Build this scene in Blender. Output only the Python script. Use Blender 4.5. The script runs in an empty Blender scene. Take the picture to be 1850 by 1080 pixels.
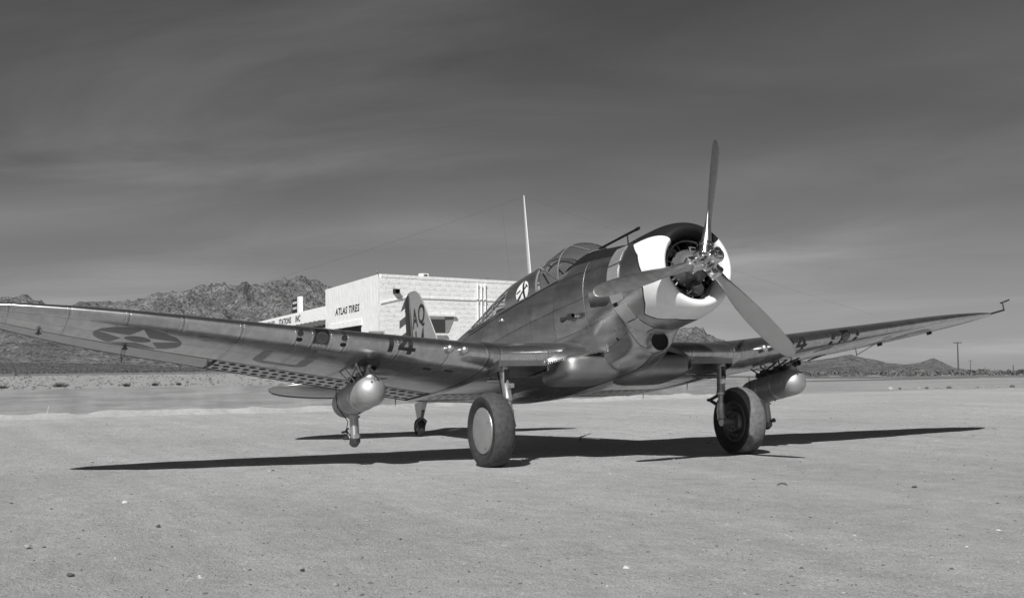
import bpy, bmesh, math, random
import numpy as np
from mathutils import Matrix, Vector
rnd = random.Random(7); R = math.radians; PI = math.pi
S = bpy.context.scene; C = S.collection
# ------------------------------------------------------------------ camera
CAM = np.array([12.3242, -7.3650, 1.0822])
cf = (-0.8990626, 0.4338619, 0.0587401); cr = (0.4338107, 0.9008908, -0.0142874); cu = (0.0591172, -0.0126368, 0.9981711)
cd = bpy.data.cameras.new('camera'); cam = bpy.data.objects.new('camera', cd); C.objects.link(cam)
cam.matrix_world = Matrix(((cr[0], cu[0], -cf[0], CAM[0]), (cr[1], cu[1], -cf[1], CAM[1]), (cr[2], cu[2], -cf[2], CAM[2]), (0, 0, 0, 1)))
cd.sensor_width = 36; cd.lens = 2170.256 / 1850 * 36; cd.clip_start = .1; cd.clip_end = 9000
S.camera = cam
# ------------------------------------------------------------------ sky, sun, exposure
SAZ, SEL = -0.7417, 0.7287
w = bpy.data.worlds.new('World'); S.world = w; w.use_nodes = True
nt = w.node_tree; nt.nodes.clear()
def nd(nt, t, **k):
    n = nt.nodes.new(t)
    for a, b in k.items(): setattr(n, a, b)
    return n
def lk(nt, a, b): nt.links.new(a, b)
out = nd(nt, 'ShaderNodeOutputWorld'); bg = nd(nt, 'ShaderNodeBackground'); sky = nd(nt, 'ShaderNodeTexSky')
sky.sky_type = 'NISHITA'; sky.sun_disc = False; sky.sun_elevation = SEL
sky.sun_rotation = (math.atan2(math.cos(SAZ), math.sin(SAZ))) % (2*PI)
sky.altitude = 600; sky.dust_density = 1.5; sky.ozone_density = 1
# black and white film behind a yellow-orange filter: mostly the red and green of the sky
sp = nd(nt, 'ShaderNodeSeparateColor'); lk(nt, sky.outputs[0], sp.inputs[0])
m1 = nd(nt, 'ShaderNodeMath', operation='MULTIPLY'); lk(nt, sp.outputs[0], m1.inputs[0]); m1.inputs[1].default_value = .36
m2 = nd(nt, 'ShaderNodeMath', operation='MULTIPLY_ADD'); lk(nt, sp.outputs[1], m2.inputs[0]); m2.inputs[1].default_value = .05; lk(nt, m1.outputs[0], m2.inputs[2])
# thin cirrus: noise on the direction projected to a high flat layer
tc = nd(nt, 'ShaderNodeTexCoord'); sx = nd(nt, 'ShaderNodeSeparateXYZ'); lk(nt, tc.outputs['Generated'], sx.inputs[0])
mx = nd(nt, 'ShaderNodeMath', operation='MAXIMUM'); lk(nt, sx.outputs[2], mx.inputs[0]); mx.inputs[1].default_value = .0
ad = nd(nt, 'ShaderNodeMath', operation='ADD'); lk(nt, mx.outputs[0], ad.inputs[0]); ad.inputs[1].default_value = .12
dx = nd(nt, 'ShaderNodeMath', operation='DIVIDE'); lk(nt, sx.outputs[0], dx.inputs[0]); lk(nt, ad.outputs[0], dx.inputs[1])
dy = nd(nt, 'ShaderNodeMath', operation='DIVIDE'); lk(nt, sx.outputs[1], dy.inputs[0]); lk(nt, ad.outputs[0], dy.inputs[1])
cb = nd(nt, 'ShaderNodeCombineXYZ'); lk(nt, dx.outputs[0], cb.inputs[0]); lk(nt, dy.outputs[0], cb.inputs[1])
mq = nd(nt, 'ShaderNodeMapping'); lk(nt, cb.outputs[0], mq.inputs[0]); mq.inputs['Rotation'].default_value = (0, 0, R(-64.4+14))
mp = nd(nt, 'ShaderNodeMapping'); lk(nt, mq.outputs[0], mp.inputs[0]); mp.inputs['Scale'].default_value = (.62, 1.0, 1)
mp.inputs['Location'].default_value = (.9, .35, 0)
nz = nd(nt, 'ShaderNodeTexNoise'); nz.inputs['Scale'].default_value = 1.1; nz.inputs['Detail'].default_value = 9; nz.inputs['Roughness'].default_value = .58; nz.inputs['Distortion'].default_value = .5
lk(nt, mp.outputs[0], nz.inputs['Vector'])
rp = nd(nt, 'ShaderNodeMapRange'); lk(nt, nz.outputs[0], rp.inputs[0]); rp.inputs[1].default_value = .40; rp.inputs[2].default_value = .72; rp.inputs[3].default_value = 0; rp.inputs[4].default_value = 1.0
nb = nd(nt, 'ShaderNodeTexNoise'); nb.inputs['Scale'].default_value = .55; nb.inputs['Detail'].default_value = 2; lk(nt, mp.outputs[0], nb.inputs['Vector'])
rb_ = nd(nt, 'ShaderNodeMapRange'); lk(nt, nb.outputs[0], rb_.inputs[0]); rb_.inputs[1].default_value = .36; rb_.inputs[2].default_value = .62
mm = nd(nt, 'ShaderNodeMath', operation='MULTIPLY'); lk(nt, rp.outputs[0], mm.inputs[0]); lk(nt, rb_.outputs[0], mm.inputs[1])
cl = nd(nt, 'ShaderNodeMath', operation='MULTIPLY_ADD'); zf = nd(nt, 'ShaderNodeMapRange'); lk(nt, sx.outputs[2], zf.inputs[0]); zf.inputs[1].default_value = .04; zf.inputs[2].default_value = .34; zf.inputs[3].default_value = 1; zf.inputs[4].default_value = .30
mf = nd(nt, 'ShaderNodeMath', operation='MULTIPLY'); lk(nt, mm.outputs[0], mf.inputs[0]); lk(nt, zf.outputs[0], mf.inputs[1]); lk(nt, mf.outputs[0], cl.inputs[0]); cl.inputs[1].default_value = 2.3; lk(nt, m2.outputs[0], cl.inputs[2])
# the air near the horizon is paler
hz1 = nd(nt, 'ShaderNodeMath', operation='MULTIPLY'); lk(nt, mx.outputs[0], hz1.inputs[0]); hz1.inputs[1].default_value = -1/.085
hz2 = nd(nt, 'ShaderNodeMath', operation='EXPONENT'); lk(nt, hz1.outputs[0], hz2.inputs[0])
hz3 = nd(nt, 'ShaderNodeMath', operation='MULTIPLY_ADD'); lk(nt, hz2.outputs[0], hz3.inputs[0]); hz3.inputs[1].default_value = 2.6; lk(nt, cl.outputs[0], hz3.inputs[2])
cc = nd(nt, 'ShaderNodeCombineColor')
for i in range(3): lk(nt, hz3.outputs[0], cc.inputs[i])
lk(nt, cc.outputs[0], bg.inputs[0]); bg.inputs[1].default_value = .067; lk(nt, bg.outputs[0], out.inputs[0])
sl = bpy.data.lights.new('sun', 'SUN'); so = bpy.data.objects.new('sun', sl); C.objects.link(so)
sl.energy = 4.9; sl.angle = R(.53); sl.color = (1, .995, .99)
sdv = Vector((math.cos(SEL)*math.cos(SAZ), math.cos(SEL)*math.sin(SAZ), math.sin(SEL)))
so.rotation_euler = sdv.to_track_quat('Z', 'Y').to_euler(); so.location = (0, 0, 30)
S.view_settings.view_transform = 'Standard'; S.view_settings.look = 'None'; S.view_settings.gamma = 1; S.view_settings.exposure = 0.15
S.view_settings.use_curve_mapping = False
# ------------------------------------------------------------------ helpers
TH = 0.17796; CT, ST = math.cos(TH), math.sin(TH); T0 = np.array([1.76943, 0, 2.19883])
def P2W(p):
    p = np.asarray(p, float); q = np.empty_like(p)
    q[..., 0] = CT*p[..., 0] - ST*p[..., 2] + T0[0]; q[..., 1] = p[..., 1]; q[..., 2] = ST*p[..., 0] + CT*p[..., 2] + T0[2]
    return q
def tag(o, label=None, cat=None, group=None, kind=None):
    if label: o['label'] = label
    if cat: o['category'] = cat
    if group: o['group'] = group
    if kind: o['kind'] = kind
    return o
def empty(name, loc, label, cat, group=None):
    o = bpy.data.objects.new(name, None); C.objects.link(o); o.location = loc; o.empty_display_size = .2
    return tag(o, label, cat, group)
def link(name, me, parent=None):
    o = bpy.data.objects.new(name, me); C.objects.link(o)
    if parent is not None:
        o.parent = parent
        b = parent
        loc = Vector((0, 0, 0))
        while b is not None: loc += b.location; b = b.parent
        o.location = o.location - loc
    return o
def mesh(name, V, F, mats, parent=None, smooth=True, normals=None, midx=None, angle=40):
    me = bpy.data.meshes.new(name)
    V = np.asarray(V, float)
    me.from_pydata(V.tolist(), [], [list(map(int, f)) for f in F])
    for m in (mats if isinstance(mats, (list, tuple)) else [mats]): me.materials.append(m)
    if midx is not None: me.polygons.foreach_set('material_index', np.asarray(midx, np.int32))
    if smooth:
        me.polygons.foreach_set('use_smooth', [True]*len(me.polygons))
        if normals is not None: me.normals_split_custom_set_from_vertices(np.asarray(normals).tolist())
        else: me.set_sharp_from_angle(angle=R(angle))
    me.update()
    return link(name, me, parent)
class MB:
    """collects simple solids into one mesh (plane frame by default)"""
    def __init__(s): s.V = []; s.F = []; s.M = []; s.mi = 0
    def add(s, V, F):
        b = len(s.V); s.V += [tuple(v) for v in V]; s.F += [tuple(b+i for i in f) for f in F]; s.M += [s.mi]*len(F); return s
    def box(s, c, h, ax=None):
        c = np.array(c, float); A = np.eye(3) if ax is None else np.array(ax, float)
        V = [c + A[0]*h[0]*a + A[1]*h[1]*b + A[2]*h[2]*d for a in(-1, 1) for b in(-1, 1) for d in(-1, 1)]
        F = [(0, 1, 3, 2), (4, 6, 7, 5), (0, 4, 5, 1), (2, 3, 7, 6), (0, 2, 6, 4), (1, 5, 7, 3)]
        if np.linalg.det(A) < 0: F = [f[::-1] for f in F]
        return s.add(V, F)
    def tube(s, pts, r, n=10, caps=True, flat=None):
        pts = [np.array(p, float) for p in pts]; k = len(pts); rs = r if isinstance(r, (list, tuple)) else [r]*k
        rings = []; V = []; up = None
        for i, p in enumerate(pts):
            t = (pts[min(i+1, k-1)] - pts[max(i-1, 0)]); t = t/np.linalg.norm(t)
            if up is None:
                up = np.array([0, 0, 1.]) if abs(t[2]) < .9 else np.array([0, 1., 0])
            a = np.cross(up, t); a /= np.linalg.norm(a); b = np.cross(t, a); up = b
            for j in range(n):
                q = 2*PI*j/n; V.append(p + rs[i]*(a*math.cos(q) + b*math.sin(q)*(flat or 1)))
        F = [(i*n+j, i*n+(j+1) % n, (i+1)*n+(j+1) % n, (i+1)*n+j) for i in range(k-1) for j in range(n)]
        if caps: F += [tuple(range(n))[::-1], tuple((k-1)*n+j for j in range(n))]
        return s.add(V, F)
    def lathe(s, prof, o, ax, n=24, caps=True):
        """prof: (distance along ax, radius)"""
        ax = np.array(ax, float); ax /= np.linalg.norm(ax); u = np.array([0, 0, 1.]) if abs(ax[2]) < .9 else np.array([1., 0, 0])
        a = np.cross(u, ax); a /= np.linalg.norm(a); b = np.cross(ax, a); o = np.array(o, float)
        V = [o + ax*d + r*(a*math.cos(2*PI*j/n) + b*math.sin(2*PI*j/n)) for d, r in prof for j in range(n)]
        k = len(prof)
        F = [(i*n+j, i*n+(j+1) % n, (i+1)*n+(j+1) % n, (i+1)*n+j) for i in range(k-1) for j in range(n)]
        if caps: F += [tuple(range(n))[::-1], tuple((k-1)*n+j for j in range(n))]
        return s.add(V, F)
    def build(s, name, mat, parent=None, frame='P', smooth=True, angle=35):
        V = np.array(s.V, float); V = P2W(V) if frame == 'P' else V
        return mesh(name, V, s.F, mat, parent, smooth, midx=s.M, angle=angle)
def inherit_kind(o): o['kind'] = 'stuff'; return o
# value noise
_g = np.random.RandomState(3).rand(257, 257)
def vnoise(x, y):
    xi = np.floor(x).astype(int); yi = np.floor(y).astype(int); fx = x-xi; fy = y-yi
    fx = fx*fx*fx*(fx*(fx*6-15)+10); fy = fy*fy*fy*(fy*(fy*6-15)+10); xi %= 256; yi %= 256
    a = _g[xi, yi]; b = _g[xi+1, yi]; c = _g[xi, yi+1]; d = _g[xi+1, yi+1]
    return (a*(1-fx)+b*fx)*(1-fy) + (c*(1-fx)+d*fx)*fy
def fbm(x, y, oct=5, ridged=False, gain=.5):
    s = 0; a = 1; n = 0
    for i in range(oct):
        v = vnoise(x*2.03**i+i*17.3, y*2.03**i+i*9.1)
        if ridged: v = 1-abs(2*v-1)
        s = s+a*v; n += a; a *= gain
    return s/n
def smooth(t): t = np.clip(t, 0, 1); return t*t*(3-2*t)
# ------------------------------------------------------------------ materials (all grey: the photograph is black and white)
def mat(name, v, rough=.6, metal=0., nscale=0, namp=0., bump=0., bscale=40, detail=6, rand=0., coord='Object', spec=.5, ramp=None, rvar=0., streak=0.):
    m = bpy.data.materials.new(name); m.use_nodes = True; t = m.node_tree; b = t.nodes['Principled BSDF']
    b.inputs['Base Color'].default_value = (v, v, v, 1); b.inputs['Roughness'].default_value = rough; b.inputs['Metallic'].default_value = metal
    b.inputs['Specular IOR Level'].default_value = spec
    tcn = nd(t, 'ShaderNodeTexCoord'); val = None
    if nscale or rand:
        val = nd(t, 'ShaderNodeValue'); val.outputs[0].default_value = v; cur = val.outputs[0]
        if nscale:
            n = nd(t, 'ShaderNodeTexNoise'); n.inputs['Scale'].default_value = nscale; n.inputs['Detail'].default_value = detail; n.inputs['Roughness'].default_value = .62
            lk(t, tcn.outputs[coord], n.inputs['Vector'])
            r_ = nd(t, 'ShaderNodeMapRange'); lk(t, n.outputs[0], r_.inputs[0]); r_.inputs[1].default_value = .3; r_.inputs[2].default_value = .7; r_.inputs[3].default_value = 1-namp; r_.inputs[4].default_value = 1+namp
            q = nd(t, 'ShaderNodeMath', operation='MULTIPLY'); lk(t, cur, q.inputs[0]); lk(t, r_.outputs[0], q.inputs[1]); cur = q.outputs[0]
            if rvar:
                r2 = nd(t, 'ShaderNodeMapRange'); lk(t, n.outputs[0], r2.inputs[0]); r2.inputs[1].default_value = .3; r2.inputs[2].default_value = .7; r2.inputs[3].default_value = rough-rvar; r2.inputs[4].default_value = rough+rvar
                lk(t, r2.outputs[0], b.inputs['Roughness'])
        if streak:
            ms = nd(t, 'ShaderNodeMapping'); ms.inputs['Scale'].default_value = (.9, 9, 9); lk(t, tcn.outputs[coord], ms.inputs[0]); n3 = nd(t, 'ShaderNodeTexNoise'); n3.inputs['Scale'].default_value = 1.6; n3.inputs['Detail'].default_value = 6; lk(t, ms.outputs[0], n3.inputs['Vector']); r3 = nd(t, 'ShaderNodeMapRange'); lk(t, n3.outputs[0], r3.inputs[0]); r3.inputs[1].default_value = .35; r3.inputs[2].default_value = .65; r3.inputs[3].default_value = 1-streak; r3.inputs[4].default_value = 1+streak
            q = nd(t, 'ShaderNodeMath', operation='MULTIPLY'); lk(t, cur, q.inputs[0]); lk(t, r3.outputs[0], q.inputs[1]); cur = q.outputs[0]
        if rand:
            oi = nd(t, 'ShaderNodeObjectInfo'); r_ = nd(t, 'ShaderNodeMapRange'); lk(t, oi.outputs['Random'], r_.inputs[0]); r_.inputs[3].default_value = 1-rand; r_.inputs[4].default_value = 1+rand
            q = nd(t, 'ShaderNodeMath', operation='MULTIPLY'); lk(t, cur, q.inputs[0]); lk(t, r_.outputs[0], q.inputs[1]); cur = q.outputs[0]
        c_ = nd(t, 'ShaderNodeCombineColor')
        for i in range(3): lk(t, cur, c_.inputs[i])
        lk(t, c_.outputs[0], b.inputs['Base Color'])
    if bump:
        n = nd(t, 'ShaderNodeTexNoise'); n.inputs['Scale'].default_value = bscale; n.inputs['Detail'].default_value = 5; lk(t, tcn.outputs[coord], n.inputs['Vector'])
        bp = nd(t, 'ShaderNodeBump'); bp.inputs['Strength'].default_value = 1; bp.inputs['Distance'].default_value = bump; lk(t, n.outputs[0], bp.inputs['Height']); lk(t, bp.outputs[0], b.inputs['Normal'])
    return m
ALU = mat('bare_aluminium', .51, .17, 1, nscale=5, namp=.10, bump=.0016, bscale=4.5, rand=.12, rvar=.05, streak=.10)
def two_lobe(m, r2, f=.5):
    t = m.node_tree; b = t.nodes['Principled BSDF']; o = t.nodes['Material Output']; c = nd(t, 'ShaderNodeBsdfPrincipled'); c.inputs['Metallic'].default_value = 1; c.inputs['Roughness'].default_value = r2
    lk(t, b.inputs['Base Color'].links[0].from_socket, c.inputs['Base Color'])
    if b.inputs['Normal'].links: lk(t, b.inputs['Normal'].links[0].from_socket, c.inputs['Normal'])
    x = nd(t, 'ShaderNodeMixShader'); x.inputs[0].default_value = f; lk(t, b.outputs[0], x.inputs[1]); lk(t, c.outputs[0], x.inputs[2]); lk(t, x.outputs[0], o.inputs[0]); return m
ALU2 = mat('dull_aluminium', .42, .36, 1, nscale=9, namp=.12, bump=.001, bscale=9, rand=.05)
SHINY = mat('polished_aluminium', .66, .16, 1, nscale=6, namp=.06, rvar=.04)
BLADE = mat('blade_metal', .44, .42, 1, nscale=14, namp=.035, rvar=.03)
STEEL = mat('dark_steel', .12, .4, .8, nscale=20, namp=.2)
GEARP = mat('gear_paint', .52, .32, .85, nscale=12, namp=.1)
CORE = mat('skin_recess', .022, .8)
BLK = mat('black_paint', .012, .55, nscale=6, namp=.3, spec=.3)
FALU = mat('fuselage_aluminium', .47, .24, 1, nscale=5, namp=.10, bump=.0014, bscale=4.0, rand=.13, rvar=.06, streak=.13); two_lobe(FALU, .48, .42); two_lobe(ALU, .46, .36)
SATIN = mat('satin_aluminium', .60, .40, 1, nscale=7, namp=.10, bump=.0008, bscale=9, rand=.05)
WHT = mat('white_paint', .78, .38, nscale=7, namp=.05)
GRYR = mat('red_paint_grey', .075, .4, nscale=8, namp=.1)
DKB = mat('blue_paint_grey', .02, .4, nscale=8, namp=.1)
LTP = mat('pale_insignia_paint', .55, .45, nscale=8, namp=.08)
INS = mat('blue_insignia_paint', .115, .38, .35, nscale=8, namp=.1)
NUM = mat('black_numeral_paint', .015, .5)
RIV = mat('rivet_metal', .72, .3, 1)
RIVD = mat('dull_rivet_metal', .25, .4, 1)
RUB = mat('tyre_rubber', .022, .75, nscale=14, namp=.45, bump=.004, bscale=60)
RUBS = mat('worn_tyre_tread', .048, .8, nscale=20, namp=.4, bump=.004, bscale=70)
RUBD = mat('dusty_tyre_tread', .13, .85, nscale=22, namp=.35, bump=.004, bscale=70)
HUBM = mat('wheel_cover_paint', .20, .5, 0, nscale=8, namp=.1)
DARK = mat('dark_cavity', .012, .8)  # near-black colour stands in for the shade inside holes, mouths and gaps
def glass_mat(name, tint, gl=.12):
    m = bpy.data.materials.new(name); m.use_nodes = True; t = m.node_tree; t.nodes.clear()
    o = nd(t, 'ShaderNodeOutputMaterial'); a = nd(t, 'ShaderNodeBsdfTransparent'); a.inputs[0].default_value = (tint,)*3+(1,)
    g = nd(t, 'ShaderNodeBsdfGlossy'); g.inputs['Roughness'].default_value = .04; g.inputs[0].default_value = (.9, .9, .9, 1)
    f = nd(t, 'ShaderNodeFresnel'); ge = nd(t, 'ShaderNodeNewGeometry'); ir = nd(t, 'ShaderNodeMapRange'); lk(t, ge.outputs['Backfacing'], ir.inputs[0]); ir.inputs[3].default_value = 1.5; ir.inputs[4].default_value = 1/1.5; lk(t, ir.outputs[0], f.inputs[0]); q = nd(t, 'ShaderNodeMath', operation='ADD'); lk(t, f.outputs[0], q.inputs[0]); q.inputs[1].default_value = gl
    x = nd(t, 'ShaderNodeMixShader'); lk(t, q.outputs[0], x.inputs[0]); lk(t, a.outputs[0], x.inputs[1]); lk(t, g.outputs[0], x.inputs[2]); lk(t, x.outputs[0], o.inputs[0])
    return m
GLASS = glass_mat('canopy_glass', .82, .02)
# ================================================================== SETTING
def ground_mat():
    m = bpy.data.materials.new('desert_dirt'); m.use_nodes = True; t = m.node_tree; b = t.nodes['Principled BSDF']; b.inputs['Roughness'].default_value = .95; b.inputs['Specular IOR Level'].default_value = .15
    g = nd(t, 'ShaderNodeNewGeometry'); cur = None
    def noise(sc, det=6, ro=.6, sx_=1, sy_=1, rot=0):
        mpn = nd(t, 'ShaderNodeMapping'); lk(t, g.outputs['Position'], mpn.inputs[0]); mpn.inputs['Scale'].default_value = (sx_, sy_, 1); mpn.inputs['Rotation'].default_value = (0, 0, rot)
        n = nd(t, 'ShaderNodeTexNoise'); n.inputs['Scale'].default_value = sc; n.inputs['Detail'].default_value = det; n.inputs['Roughness'].default_value = ro; lk(t, mpn.outputs[0], n.inputs['Vector']); return n
    def mr(n, a, b_, c, d, sock=0):
        r_ = nd(t, 'ShaderNodeMapRange'); lk(t, n.outputs[sock], r_.inputs[0])
        for i, v in enumerate((a, b_, c, d)): r_.inputs[i+1].default_value = v
        return r_.outputs[0]
    def mul(a, b_):
        q = nd(t, 'ShaderNodeMath', operation='MULTIPLY'); lk(t, a, q.inputs[0])
        if isinstance(b_, float): q.inputs[1].default_value = b_
        else: lk(t, b_, q.inputs[1])
        return q.outputs[0]
    big = mr(noise(.18, 5), .3, .7, .86, 1.12); trk = mr(noise(.5, 6, .6, .25, 3.0, R(-28)), .35, .7, .9, 1.06)
    med = mr(noise(3.5, 8, .7), .3, .7, .84, 1.14); fine = mr(noise(75, 5, .75), .28, .72, .50, 1.46)
    cur = mul(mul(mul(big, trk), mul(med, fine)), .45)
    vo = nd(t, 'ShaderNodeTexVoronoi'); vo.inputs['Scale'].default_value = 26; lk(t, g.outputs['Position'], vo.inputs['Vector'])
    peb = mr(vo, .1, .16, 1, 0, 0)       # small pale grains
    sel = nd(t, 'ShaderNodeSeparateColor'); lk(t, vo.outputs['Color'], sel.inputs[0])
    s2 = mr(sel, .72, .75, 0, 1, 0); pk = mul(peb, s2)
    tone = mr(sel, 0, 1, .55, 1.7, 1)
    mixn = nd(t, 'ShaderNodeMix'); mixn.data_type = 'FLOAT'; lk(t, pk, mixn.inputs[0]); lk(t, cur, mixn.inputs[2]); lk(t, mul(tone, .45), mixn.inputs[3])
    # graded field in front of the wall and the stone row, untouched desert soil beyond
    sxp = nd(t, 'ShaderNodeSeparateXYZ'); lk(t, g.outputs['Position'], sxp.inputs[0]); wob = nd(t, 'ShaderNodeMath', operation='MULTIPLY_ADD'); lk(t, noise(.35, 5).outputs[0], wob.inputs[0]); wob.inputs[1].default_value = 5; lk(t, sxp.outputs[0], wob.inputs[2])
    zone = nd(t, 'ShaderNodeMapRange'); lk(t, wob.outputs[0], zone.inputs[0]); zone.inputs[1].default_value = -23.5; zone.inputs[2].default_value = -21.5; zone.inputs[3].default_value = .74; zone.inputs[4].default_value = 1
    fin_ = nd(t, 'ShaderNodeMath', operation='MULTIPLY'); lk(t, mixn.outputs[0], fin_.inputs[0]); lk(t, zone.outputs[0], fin_.inputs[1])
    c_ = nd(t, 'ShaderNodeCombineColor')
    for i in range(3): lk(t, fin_.outputs[0], c_.inputs[i])
    lk(t, c_.outputs[0], b.inputs['Base Color'])
    h1 = noise(9, 10, .72); h2 = noise(70, 5, .7)
    hh = nd(t, 'ShaderNodeMath', operation='MULTIPLY_ADD'); lk(t, h2.outputs[0], hh.inputs[0]); hh.inputs[1].default_value = .34; lk(t, h1.outputs[0], hh.inputs[2])
    h3 = nd(t, 'ShaderNodeMath', operation='MULTIPLY_ADD'); lk(t, pk, h3.inputs[0]); h3.inputs[1].default_value = .25; lk(t, hh.outputs[0], h3.inputs[2])
    bp = nd(t, 'ShaderNodeBump'); bp.inputs['Distance'].default_value = .05; bp.inputs['Strength'].default_value = 1; lk(t, h3.outputs[0], bp.inputs['Height']); lk(t, bp.outputs[0], b.inputs['Normal'])
    return m
GROUND = ground_mat()
# --- ground and hills as polar sheets about the airfield
AX = np.array([-0.8990626, 0.4338619]); AX /= np.linalg.norm(AX); RT = np.array([-AX[1]*-1, -AX[0]]) if False else np.array([AX[1], -AX[0]])
def az_of_u(u): return math.atan2(u-925, 2170.3)
def elev(u, v):      # elevation angle of a sight line, from the surveyed horizon
    hv = 681 - (681-654.5)*u/1850; return math.atan2(hv-v, math.hypot(2170.3, u-925))
def polar(r, a): # a measured to the right of the view axis
    c = np.cos(a); s = np.sin(a); return CAM[0]+r*(AX[0]*c+RT[0]*s), CAM[1]+r*(AX[1]*c+RT[1]*s)
ridge = [(-900, 560), (-500, 520), (-200, 545), (0, 540), (20, 536), (45, 533), (70, 543), (100, 549), (130, 552), (160, 547), (200, 545), (230, 541), (260, 538), (285, 528), (310, 524), (335, 519), (365, 512), (390, 507), (410, 510), (440, 513), (470, 517), (500, 512), (520, 513), (545, 507), (560, 513), (580, 519), (600, 524), (650, 540), (750, 560), (900, 585), (1000, 592), (1100, 598), (1180, 600), (1215, 598), (1226, 593), (1255, 592), (1270, 593), (1277, 605), (1300, 613), (1325, 622), (1345, 631), (1380, 641), (1420, 648), (1460, 653), (1500, 648), (1535, 642), (1560, 648), (1600, 656), (1630, 659), (1660, 655), (1682, 647), (1700, 655), (1720, 664), (1760, 670), (1850, 672), (2300, 660), (3200, 620)]
foot = [(-900, 640), (0, 655), (200, 658), (420, 668), (700, 668), (1100, 668), (1300, 664), (1460, 672), (1700, 675), (1850, 676), (3200, 668)]
plain = [(-900, 684), (0, 679.5), (420, 674), (925, 667), (1300, 666), (1460, 676), (1700, 678), (1850, 679), (3200, 668)]
def prof(tab):
    a = np.array([az_of_u(u) for u, v in tab]); e = np.array([elev(u, v) for u, v in tab]); return lambda q: np.interp(q, a, e)
eR, eF, eP = prof(ridge), prof(foot), prof(plain)
def ground_z(r, a):
    far = smooth((r-60)/260.); z = (CAM[2]+np.tan(eP(a))*320.)*far*np.minimum(r, 320)/320.
    return z
def hill_z(r, a):
    R1, R2 = 820., 1500.
    t1 = smooth((r-320)/(R1-320)); t2 = np.clip((r-R1)/(R2-R1), 0, 1); t2s = t2**.85
    e = eP(a)+(eF(a)-eP(a))*t1+(eR(a)-eF(a))*t2s
    z = CAM[2]+np.tan(e)*np.minimum(r, R2)
    x, y = polar(r, a)
    hgt = np.tan(eR(a)-eF(a))*R2
    n = fbm(x/210., y/210., 7, True, .55)-.62; n2 = fbm(x/40., y/40., 5, True, .6)-.6
    env = np.sin(np.clip(t2, 0, 1)*PI*.5)**.7*np.where(r > R2, 1, 1)
    z = z+hgt*env*(n*.55*(1-.75*np.exp(-((r-R2)/90.)**2))+n2*.27)
    z = np.where(r > R2, z-(r-R2)*.22*smooth((r-R2)/200.), z)
    return z
def polar_mesh(name, rs, As, zf, m):
    rr, aa = np.meshgrid(rs, As, indexing='ij'); x, y = polar(rr, aa); z = zf(rr, aa); nr, na = rr.shape
    V = np.stack([x, y, z], -1).reshape(-1, 3); i = np.arange(nr-1)[:, None]*na+np.arange(na-1)[None, :]
    F = np.stack([i, i+1, i+na+1, i+na], -1).reshape(-1, 4)
    me = bpy.data.meshes.new(name); me.from_pydata(V.tolist(), [], F[:, ::1].tolist()); me.materials.append(m)
    me.polygons.foreach_set('use_smooth', [True]*len(me.polygons)); me.update()
    o = link(name, me)
    if me.polygons[len(me.polygons)//2].normal.z < 0: me.flip_normals()
    return o
def near_z(r, a):
    x, y = polar(r, a)
    z = (fbm(x/1.7, y/1.7, 5)-.5)*.045+(fbm(x/.35, y/.35, 4)-.5)*.010
    # shallow vehicle ruts running across the field
    q = x*math.cos(R(62))+y*math.sin(R(62))
    z = z-.020*np.exp(-((np.mod(q, 5.3)-2.2)/.16)**2)*fbm(x/3., y/3., 2)
    z = z*np.clip((60-r)/30., 0, 1)
    keep = np.hypot(x/3.5, y/2.6)
    return z*np.clip(.25+.75*(keep-.9), .25, 1)+ground_z(r, a)
fov = R(27)
As = np.concatenate([np.linspace(-PI, -fov, 60)[:-1], np.linspace(-fov, fov, 640), np.linspace(fov, PI, 60)[1:]])
rs = np.concatenate([[.02, 1, 2, 3, 4], 4.5*np.exp(np.linspace(0, math.log(330/4.5), 300))])
tag(polar_mesh('ground', rs, As, near_z, GROUND), kind='structure')
def hill_mat():
    m = bpy.data.materials.new('rocky_hillside'); m.use_nodes = True; t = m.node_tree; b = t.nodes['Principled BSDF']; b.inputs['Roughness'].default_value = .95; b.inputs['Specular IOR Level'].default_value = .1
    g = nd(t, 'ShaderNodeNewGeometry')
    def N(sc, det=8, ro=.65):
        n = nd(t, 'ShaderNodeTexNoise'); n.inputs['Scale'].default_value = sc; n.inputs['Detail'].default_value = det; n.inputs['Roughness'].default_value = ro; lk(t, g.outputs['Position'], n.inputs['Vector']); return n
    def mr(s, a, b_, c, d):
        r_ = nd(t, 'ShaderNodeMapRange'); lk(t, s, r_.inputs[0])
        for i, v in enumerate((a, b_, c, d)): r_.inputs[i+1].default_value = v
        return r_.outputs[0]
    def mul(a, b_):
        q = nd(t, 'ShaderNodeMath', operation='MULTIPLY'); lk(t, a, q.inputs[0])
        if isinstance(b_, float): q.inputs[1].default_value = b_
        else: lk(t, b_, q.inputs[1])
        return q.outputs[0]
    a = mr(N(.018).outputs[0], .35, .65, .7, 1.2); c = mr(N(.12, 9, .75).outputs[0], .3, .7, .42, 1.45)
    sc = mr(N(.35, 6, .7).outputs[0], .49, .57, 1.0, .40)       # scattered scrub and dark rock
    cur = mul(mul(a, c), mul(sc, .275))
    c_ = nd(t, 'ShaderNodeCombineColor')
    for i in range(3): lk(t, cur, c_.inputs[i])
    lk(t, c_.outputs[0], b.inputs['Base Color'])
    bp = nd(t, 'ShaderNodeBump'); bp.inputs['Distance'].default_value = 14; bp.inputs['Strength'].default_value = 1; lk(t, N(.06, 10, .72).outputs[0], bp.inputs['Height']); lk(t, bp.outputs[0], b.inputs['Normal'])
    return m
HILL = hill_mat()
As2 = np.concatenate([np.linspace(-PI, -fov, 90)[:-1], np.linspace(-fov, fov, 900), np.linspace(fov, PI, 90)[1:]])
def eperiodic(z): return z
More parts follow.
